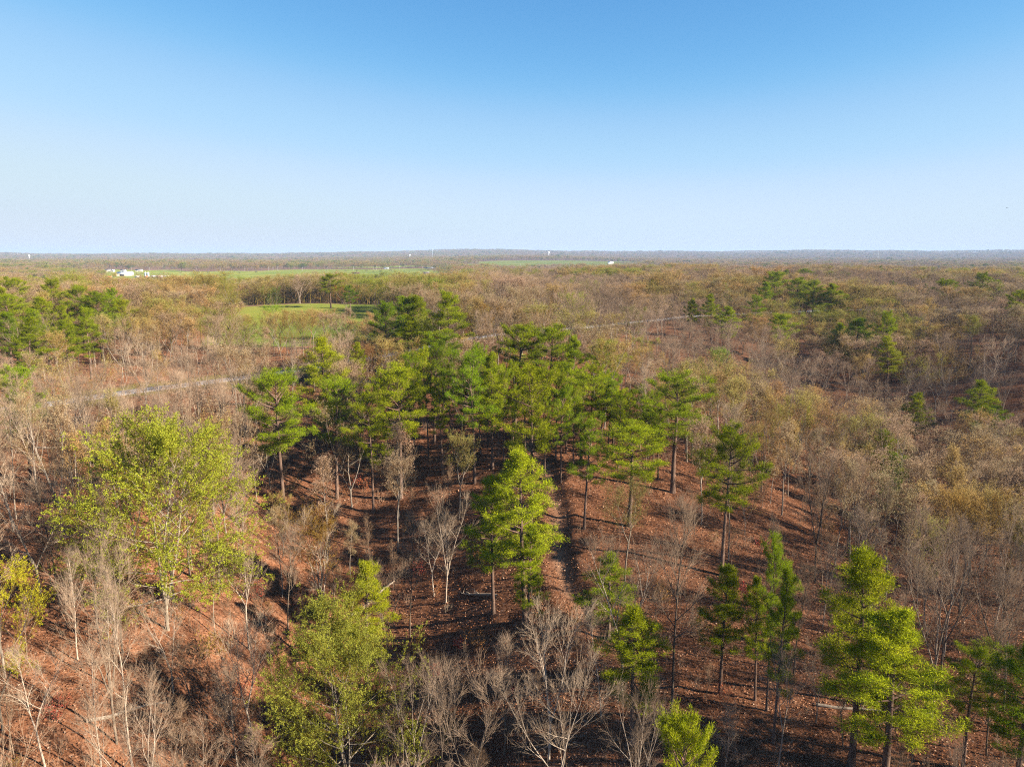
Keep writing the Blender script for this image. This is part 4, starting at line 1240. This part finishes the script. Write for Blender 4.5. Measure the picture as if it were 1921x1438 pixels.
# ---------------------------------------------------------------- the far plain: farms, poles, masts
M['white_metal'] = simple_mat('white_metal', (0.78, 0.78, 0.77), 0.5, 0.05, 0.3)
M['grey_metal'] = simple_mat('grey_metal', (0.42, 0.46, 0.50), 0.45, 0.08, 0.5)
M['cream_siding'] = simple_mat('cream_siding', (0.62, 0.52, 0.40), 0.8, 0.05, 0.5)
M['brown_wood'] = simple_mat('brown_wood', (0.12, 0.065, 0.045), 0.9, 0.2, 0.8)
M['dark_opening'] = simple_mat('dark_opening', (0.03, 0.03, 0.032), 0.9)
M['roof_grey'] = simple_mat('shingle_grey', (0.20, 0.19, 0.19), 0.9, 0.1, 0.8)
M['orange_paint'] = simple_mat('orange_paint', (0.62, 0.19, 0.05), 0.5)
M['pole_wood'] = simple_mat('pole_wood', (0.34, 0.30, 0.26), 0.9, 0.1, 1.0)
M['cow_hide'] = simple_mat('black_hide', (0.018, 0.016, 0.015), 0.8)
M['tyre'] = simple_mat('tyre', (0.02, 0.02, 0.02), 0.9)

def box(cx, cy, z0, sx, sy, sz):
    x0, x1, y0, y1, z1 = cx - sx / 2, cx + sx / 2, cy - sy / 2, cy + sy / 2, z0 + sz
    V = [(x0, y0, z0), (x1, y0, z0), (x1, y1, z0), (x0, y1, z0), (x0, y0, z1), (x1, y0, z1), (x1, y1, z1), (x0, y1, z1)]
    return V, [(3, 2, 1, 0), (4, 5, 6, 7), (0, 1, 5, 4), (1, 2, 6, 5), (2, 3, 7, 6), (3, 0, 4, 7)]

def root_at(name, x, y, rz, label, cat, group=None):
    r = bpy.data.objects.new(name, None); COL.objects.link(r)
    r.location = (x, y, float(terrain(x, y))); r.rotation_euler = (0, 0, rz)
    return tag(r, label, cat, group)

def part(name, chunks, mat, parent):
    return obj(name, mesh_from(name, [(v, f, 0) for v, f in chunks], [mat], False), parent)

def gabled(name, x, y, L, W, H, rise, rz, wall, roof, label, cat, nwin=3, big_door=False):
    """long side faces the camera when rz = 0"""
    r = root_at(name, x, y, rz, label, cat)
    w2, l2 = W / 2, L / 2
    V = [(-l2, -w2, -0.8), (l2, -w2, -0.8), (l2, w2, -0.8), (-l2, w2, -0.8), (-l2, -w2, H), (l2, -w2, H), (l2, w2, H), (-l2, w2, H), (-l2, 0, H + rise), (l2, 0, H + rise)]
    part('wall', [(V, [(0, 1, 5, 4), (2, 3, 7, 6)]), (V, [(3, 0, 4, 8, 7), (1, 2, 6, 9, 5)])], M[wall], r)
    e, t = 0.6, 0.25
    sl = rise / w2
    V = []
    for s in (-1, 1):
        V += [(-l2 - e, s * (w2 + e), H - e * sl + 0.05), (l2 + e, s * (w2 + e), H - e * sl + 0.05), (l2 + e, 0, H + rise + 0.05), (-l2 - e, 0, H + rise + 0.05)]
        V += [(a, b, c + t) for a, b, c in V[-4:]]
    q = [(0, 1, 2, 3), (7, 6, 5, 4), (0, 4, 5, 1), (1, 5, 6, 2), (2, 6, 7, 3), (3, 7, 4, 0)]
    part('roof', [(V, [tuple(i for i in f) for f in q] + [tuple(i + 8 for i in f) for f in q])], M[roof], r)
    if big_door:
        part('door', [box(l2 + 0.06, 0, 0, 0.1, W * 0.55, H * 0.85)], M['dark_opening'], r)
        part('door', [box(-l2 * 0.3, -w2 - 0.06, 0, L * 0.3, 0.1, H * 0.8)], M['dark_opening'], r)
    else:
        part('door', [box(0, -w2 - 0.05, 0, 1.1, 0.08, 2.1)], M['dark_opening'], r)
        for k in range(nwin):
            wx = -l2 + L * (k + 0.5) / nwin + (1.4 if abs(-l2 + L * (k + 0.5) / nwin) < 1.2 else 0)
            o = part('window', [box(wx, -w2 - 0.05, 1.0, 1.4, 0.08, 1.1)], M['dark_opening'], r)
            part('sill', [box(wx, -w2 - 0.1, 0.86, 1.6, 0.16, 0.1)], M['white_metal'], o)
    return r

def at_px(px, d, ):
    return (px - 960.5) / 1332.0 * d / 1.0126, d
def farm(fn, px, d, *a, **k):
    x, y = at_px(px, d)
    return fn(*a[:1], x, y, *a[1:], **k)
farm(gabled, 234, 1540, 'barn', 30, 16, 5.0, 3.5, 0.25, 'cream_siding', 'white_metal', 'large barn with a shining white metal roof in the far left meadow', 'barn', big_door=True)
farm(gabled, 172, 1935, 'long_shed', 26, 10, 3.6, 1.8, 0.0, 'white_metal', 'white_metal', 'long white shed at the left end of the far farm row', 'shed', big_door=True)
farm(gabled, 203, 1900, 'farmhouse', 13, 9, 4.0, 3.0, 0.4, 'cream_siding', 'roof_grey', 'cream farmhouse with two gables in the far farm row', 'house')
farm(gabled, 211, 1890, 'farmhouse', 8, 8, 3.6, 2.8, 1.5, 'cream_siding', 'white_metal', 'small cream house touching the farmhouse in the far farm row', 'house', nwin=1)
farm(gabled, 231, 1920, 'farmhouse', 12, 8, 3.2, 2.0, 0.1, 'white_metal', 'roof_grey', 'low white house behind the big white barn', 'house')
farm(gabled, 261, 1930, 'farmhouse', 16, 9, 3.4, 2.6, 0.2, 'cream_siding', 'roof_grey', 'cream house right of the far grain bins, by the poles', 'house')
farm(gabled, 73, 1880, 'long_shed', 22, 10, 3.0, 1.6, 0.0, 'cream_siding', 'white_metal', 'pale long shed at the far left edge of the plain', 'shed', big_door=True)
farm(gabled, 667, 1680, 'cattle_shelter', 17, 6, 3.0, 1.0, 0.1, 'brown_wood', 'brown_wood', 'long brown cattle shelter in the middle of the far meadow', 'shed', big_door=True)
farm(gabled, 799, 1640, 'cattle_shelter', 14, 6, 3.6, 1.2, 0.3, 'brown_wood', 'roof_grey', 'brown cattle shelter with a pale end, right part of the far meadow', 'shed', big_door=True)
farm(gabled, 725, 2260, 'mobile_home', 15, 6, 3.6, 1.0, 0.1, 'grey_metal', 'grey_metal', 'blue-grey mobile home at the far edge of the meadow', 'house', nwin=4)
farm(gabled, 806, 2290, 'long_shed', 34, 9, 3.2, 1.4, 0.0, 'brown_wood', 'grey_metal', 'long dark shed under trees behind the far meadow', 'shed', big_door=True)
farm(gabled, 832, 2300, 'long_shed', 30, 9, 3.0, 1.4, 0.0, 'brown_wood', 'brown_wood', 'second long dark shed, right of the first behind the far meadow', 'shed', big_door=True)
farm(gabled, 852, 2250, 'farmhouse', 12, 8, 4.0, 2.2, 0.2, 'cream_siding', 'white_metal', 'small pale house at the right end of the far meadow', 'house')
farm(gabled, 1145, 3150, 'farmhouse', 22, 11, 5.0, 4.0, 0.2, 'white_metal', 'white_metal', 'bright white farmhouse on the farthest green field', 'house')
farm(gabled, 1064, 1700, 'long_shed', 15, 9, 8.0, 2.2, 0.2, 'grey_metal', 'grey_metal', 'blue-grey roofed shed peeking over the woods right of centre', 'shed', big_door=True)

def grain_bin(x, y, label):
    r = root_at('grain_bin', x, y, 0, label, 'silo', 'grain bins by the far barn')
    part('bin_wall', [tube(np.array([(0, 0, -0.5), (0, 0, 2.5), (0, 0, 5.5), (0, 0, 7.0)]), [2.2] * 4, 16)], M['grey_metal'], r)
    part('bin_roof', [cones([(0, 0, 6.9)], [(0, 0, 8.5)], [2.4]), tube(np.array([(0, 0, 7.0), (0, 0, 7.8), (0, 0, 8.5)]), [2.35, 1.2, 0.2], 16)], M['white_metal'], r)
grain_bin(*at_px(272, 1500), 'left one of two blue-grey grain bins beside the white barn')
grain_bin(*at_px(277, 1500), 'right one of two blue-grey grain bins beside the white barn')

def trailer(px, d, L, label, mat='white_metal'):
    x, y = at_px(px, d)
    r = root_at('box_trailer', x, y, RNG.uniform(-0.15, 0.15), label, 'trailer')
    part('cargo_box', [box(0, 0, 1.1, L, 2.5, 2.8)], M[mat], r)
    part('chassis', [box(0, 0, 0.75, L * 0.96, 1.2, 0.35)], M['dark_opening'], r)
    for sx in (-0.36, -0.28, 0.3):
        for sy in (-1.05, 1.05):
            part('wheel', [tube(np.array([(L * sx, sy - 0.15, 0.5), (L * sx, sy, 0.5), (L * sx, sy + 0.15, 0.5)]), [0.5] * 3, 12)], M['tyre'], r)
    part('rear_door', [box(L / 2 + 0.05, 0, 1.2, 0.08, 2.3, 2.6)], M['grey_metal'], r)
for px, L, lb, mt in ((256, 9, 'short white trailer just right of the white barn', 'white_metal'), (286, 8, 'white trailer right of the grain bins', 'white_metal'),
                      (298, 14, 'long white trailer in the farmyard row', 'white_metal'), (313, 12, 'white trailer near the right end of the farmyard row', 'white_metal'),
                      (322, 9, 'last white trailer at the right end of the farmyard row', 'white_metal'), (203, 12, 'orange and white trailer left of the barn', 'orange_paint'),
                      (273, 7, 'small orange trailer in front of the grain bins', 'orange_paint')):
    trailer(px, 1420 + (px % 7) * 4, L, lb, mt)

def make_pole():
    r = bpy.data.objects.new('utility_pole', None); COL.objects.link(r)
    part('shaft', [tube(np.array([(0, 0, -0.5), (0, 0, 4), (0, 0, 8), (0, 0, 11.5)]), [0.34, 0.3, 0.27, 0.24], 8)], M['pole_wood'], r)
    part('crossarm', [box(0, 0, 10.4, 2.6, 0.24, 0.26)], M['pole_wood'], r)
    part('transformer', [tube(np.array([(0.42, 0, 8.4), (0.42, 0, 9.0), (0.42, 0, 9.6)]), [0.3] * 3, 10)], M['grey_metal'], r)
    return r
pole0 = make_pole()
POLE_PX = [49, 60, 81, 120, 158, 187, 246, 281, 323, 368, 413, 459, 504, 512, 521, 567, 615, 663, 701, 706, 749, 793, 853, 883, 976, 991, 1103, 1206]
for i, px in enumerate(POLE_PX):
    d = 1980 + 160 * max(0, (px - 600) / 300.0) + (0 if px < 960 else 500)
    if i == 0: r = pole0
    else:
        r = pole0.copy(); COL.objects.link(r)
        for ch in pole0.children:
            c = ch.copy(); COL.objects.link(c); c.parent = r
    x, y = at_px(px, d)
    r.location = (x, y, float(terrain(x, y)))
    tag(r, f'wooden utility pole, {ORDN[i]} from the left along the far meadow', 'pole', 'utility poles across the far plain')

def radio_mast(px, d, h, label):
    x, y = at_px(px, d); r = root_at('radio_mast', x, y, 0, label, 'mast')
    legs = [(math.cos(a) * 1.3, math.sin(a) * 1.3) for a in (0.5, 2.6, 4.7)]
    for lx, ly in legs:
        part('leg', [tube(np.array([(lx, ly, -1), (lx * 0.9, ly * 0.9, h / 2), (lx * 0.7, ly * 0.7, h)]), [0.5, 0.45, 0.4], 5)], M['grey_metal'], r)
    a0, a1 = [], []
    for k in range(24):
        for q in range(3):
            z = h * (k + 0.2) / 24; a0.append((*[v * 0.9 for v in legs[q]], z)); a1.append((*[v * 0.9 for v in legs[(q + 1) % 3]], z + h / 24))
    n = len(a0)
    part('lattice', [frusta(a0, a1, [0.18] * n, [0.18] * n, 3)], M['grey_metal'], r)
radio_mast(812, 5000, 72, 'thin radio mast on the skyline left of centre')
radio_mast(1645, 5000, 74, 'thin radio mast on the skyline at right')
radio_mast(1824, 5000, 60, 'faint radio mast on the skyline near the right edge')

def water_tower(px, d, h, label):
    x, y = at_px(px, d); r = root_at('water_tower', x, y, 0, label, 'water tower')
    t = np.linspace(0, 1, 9)
    part('stem', [tube(np.array([(0, 0, -2), (0, 0, h * 0.3), (0, 0, h * 0.75)]), [3.6, 2.0, 2.4], 12)], M['white_metal'], r)
    part('tank', [tube(np.stack([0 * t, 0 * t, h * (0.68 + 0.32 * t)], 1), 6.5 * np.sqrt(np.clip(1 - (2 * t - 1) ** 2, 0.01, 1)), 16)], M['white_metal'], r)
water_tower(57.5, 5200, 42, 'white water tower on the skyline at far left')
water_tower(769, 5200, 36, 'small white water tower left of the radio mast')
water_tower(1029, 5600, 52, 'white water tower on the skyline right of centre')

def make_cow():
    me = bpy.data.meshes.new('cow_body'); co = [(0.75, 0, 1.15), (0.2, 0, 1.1), (-0.5, 0, 1.12), (-0.85, 0, 1.2), (1.05, 0, 1.25), (1.35, 0, 1.1), (1.62, 0, 0.92),
          (0.7, 0.25, 0.8), (0.7, 0.27, 0.4), (0.7, 0.27, 0.0), (0.7, -0.25, 0.8), (0.66, -0.27, 0.4), (0.62, -0.27, 0.0),
          (-0.7, 0.27, 0.8), (-0.78, 0.28, 0.42), (-0.72, 0.28, 0.0), (-0.7, -0.27, 0.8), (-0.72, -0.28, 0.42), (-0.66, -0.28, 0.0), (-1.0, 0, 0.9), (-1.02, 0, 0.5)]
    ed = [(0, 1), (1, 2), (2, 3), (0, 4), (4, 5), (5, 6), (0, 7), (7, 8), (8, 9), (0, 10), (10, 11), (11, 12), (2, 13), (13, 14), (14, 15), (2, 16), (16, 17), (17, 18), (3, 19), (19, 20)]
    me.from_pydata(co, ed, []); o = bpy.data.objects.new('cow', me); COL.objects.link(o)
    o.modifiers.new('skin', 'SKIN'); o.modifiers.new('sub', 'SUBSURF').levels = 1
    rad = [.34, .40, .38, .2, .22, .17, .11, .15, .08, .07, .15, .08, .07, .17, .09, .07, .17, .09, .07, .04, .04]
    for v, r in zip(me.skin_vertices[0].data, rad): v.radius = (r, r)
    me.skin_vertices[0].data[1].use_root = True
    dg = bpy.context.evaluated_depsgraph_get(); ev = bpy.data.meshes.new_from_object(o.evaluated_get(dg))
    bpy.data.objects.remove(o); ev.materials.clear(); ev.materials.append(M['cow_hide'])
    return ev
cow_me = make_cow()
for i, (px, d) in enumerate(((255, 1700), (262, 1690), (266, 1720), (285, 1760), (299, 1700), (303, 1710), (347, 1900), (600, 2050), (612, 2060))):
    x, y = at_px(px, d); c = obj('cow', cow_me, None, (x, y, float(terrain(x, y)))); c.rotation_euler = (0, 0, i * 1.7); c.scale = (1.15,) * 3
    tag(c, f'black cow grazing in the far meadow, {ORDN[i]} from the left', 'cow', 'cattle in the far meadow')

# trees along the farm road and in the hedges, one by one
for i in range(46):
    px = 20 + i * 20 + RNG.uniform(-9, 9); d = RNG.uniform(2020, 2300)
    if 330 < px < 480 and RNG.random() < 0.5: d -= 60
    x, y = at_px(px, d); g = RNG.random()
    col = ((0.14, 0.26, 0.04), (0.22, 0.30, 0.05), (0.09, 0.17, 0.04))[int(g * 3)]
    tree('farm_tree', LEAF_LIB, RNG.choice(['vase', 'fork']), x, y, RNG.uniform(9, 15), RNG.uniform(10, 16), f'green leafing tree in the row behind the far meadow, {ORDN[i]} from the left', 'tree',
         'leafing trees behind the far meadow', col)
for k, (px, d, hh) in enumerate(((480, 1560, 8), (630, 1450, 7), (714, 1600, 9), (940, 2200, 7), (1010, 2100, 8), (1062, 1750, 16), (1076, 1760, 17), (1128, 2150, 10))):
    x, y = at_px(px, d)
    tree('farm_tree', LEAF_LIB, 'vase', x, y, hh, hh * 0.9, f'lone small tree out in the far green fields, {ORDN[k]} from the left', 'tree', 'lone trees in the far fields', (0.16, 0.26, 0.05))

hedge = 0
for d0, p0, p1, n in ((1180, 330, 520, 9), (1350, 560, 800, 11), (1620, 300, 470, 9), (1750, 640, 860, 10)):
    for k in range(n):
        px = p0 + (p1 - p0) * (k + RNG.uniform(-0.4, 0.4)) / n; hh = RNG.uniform(3.5, 8)
        x, y = at_px(px, d0 + RNG.uniform(-14, 14))
        tree('hedge_tree', RNG.choice([LEAF_LIB, BUD_LIB]), RNG.choice(['vase', 'fork']), x, y, hh, hh * 1.1, f'small hedgerow tree across the far meadow, {ORDN[hedge]} in the broken rows', 'tree',
             'hedgerow trees in the far meadow', RNG.choice([(0.14, 0.22, 0.05), (0.30, 0.22, 0.12), (0.22, 0.26, 0.06)])); hedge += 1

# a bird far up on the right
x, y = at_px(1875, 230)
V = [(0, 0.22, 0), (0.06, 0, 0.05), (0, -0.24, 0), (-0.06, 0, 0.05), (0, 0, -0.06), (0.55, 0.08, 0.16), (0.95, -0.10, 0.05), (0.5, -0.12, 0.14), (-0.55, 0.08, 0.16), (-0.95, -0.10, 0.05), (-0.5, -0.12, 0.14), (0.09, -0.45, 0.01), (-0.09, -0.45, 0.01)]
T = [(0, 1, 4), (1, 2, 4), (2, 3, 4), (3, 0, 4), (0, 3, 1), (1, 3, 2), (1, 5, 7), (5, 6, 7), (3, 10, 8), (8, 10, 9), (2, 11, 12)]
b = root_at('bird', x, y, 0.6, 'small dark bird gliding in the sky at right', 'bird'); b.location.z = CAM_Z + 84 / 1332 * 230 * 0.99
part('body', [(V, T[:6])], M['cow_hide'], b); part('wing', [(V, T[6:8])], M['cow_hide'], b); part('wing', [(V, T[8:10])], M['cow_hide'], b); part('tail', [(V, T[10:])], M['cow_hide'], b)
# ---------------------------------------------------------------- haze: the air between
def build_haze():
    x, y0, y1, z0, z1 = 15600, -15600, 15600, -60, 132
    V = [(-x, y0, z0), (x, y0, z0), (x, y1, z0), (-x, y1, z0), (-x, y0, z1), (x, y0, z1), (x, y1, z1), (-x, y1, z1)]
    F = [(3, 2, 1, 0), (4, 5, 6, 7), (0, 1, 5, 4), (1, 2, 6, 5), (2, 3, 7, 6), (3, 0, 4, 7)]
    m, nt, out = new_mat('haze')
    v = nt.nodes.new('ShaderNodeVolumePrincipled')
    v.inputs['Color'].default_value = (0.42, 0.57, 0.80, 1)
    v.inputs['Density'].default_value = 0.00007
    v.inputs['Anisotropy'].default_value = 0.0
    nt.links.new(v.outputs[0], out.inputs['Volume'])
    o = obj('haze', mesh_from('haze', [(V, F, 0)], [m], False))
    tag(o, 'thin blue haze over the far woods', kind='stuff')
build_haze()
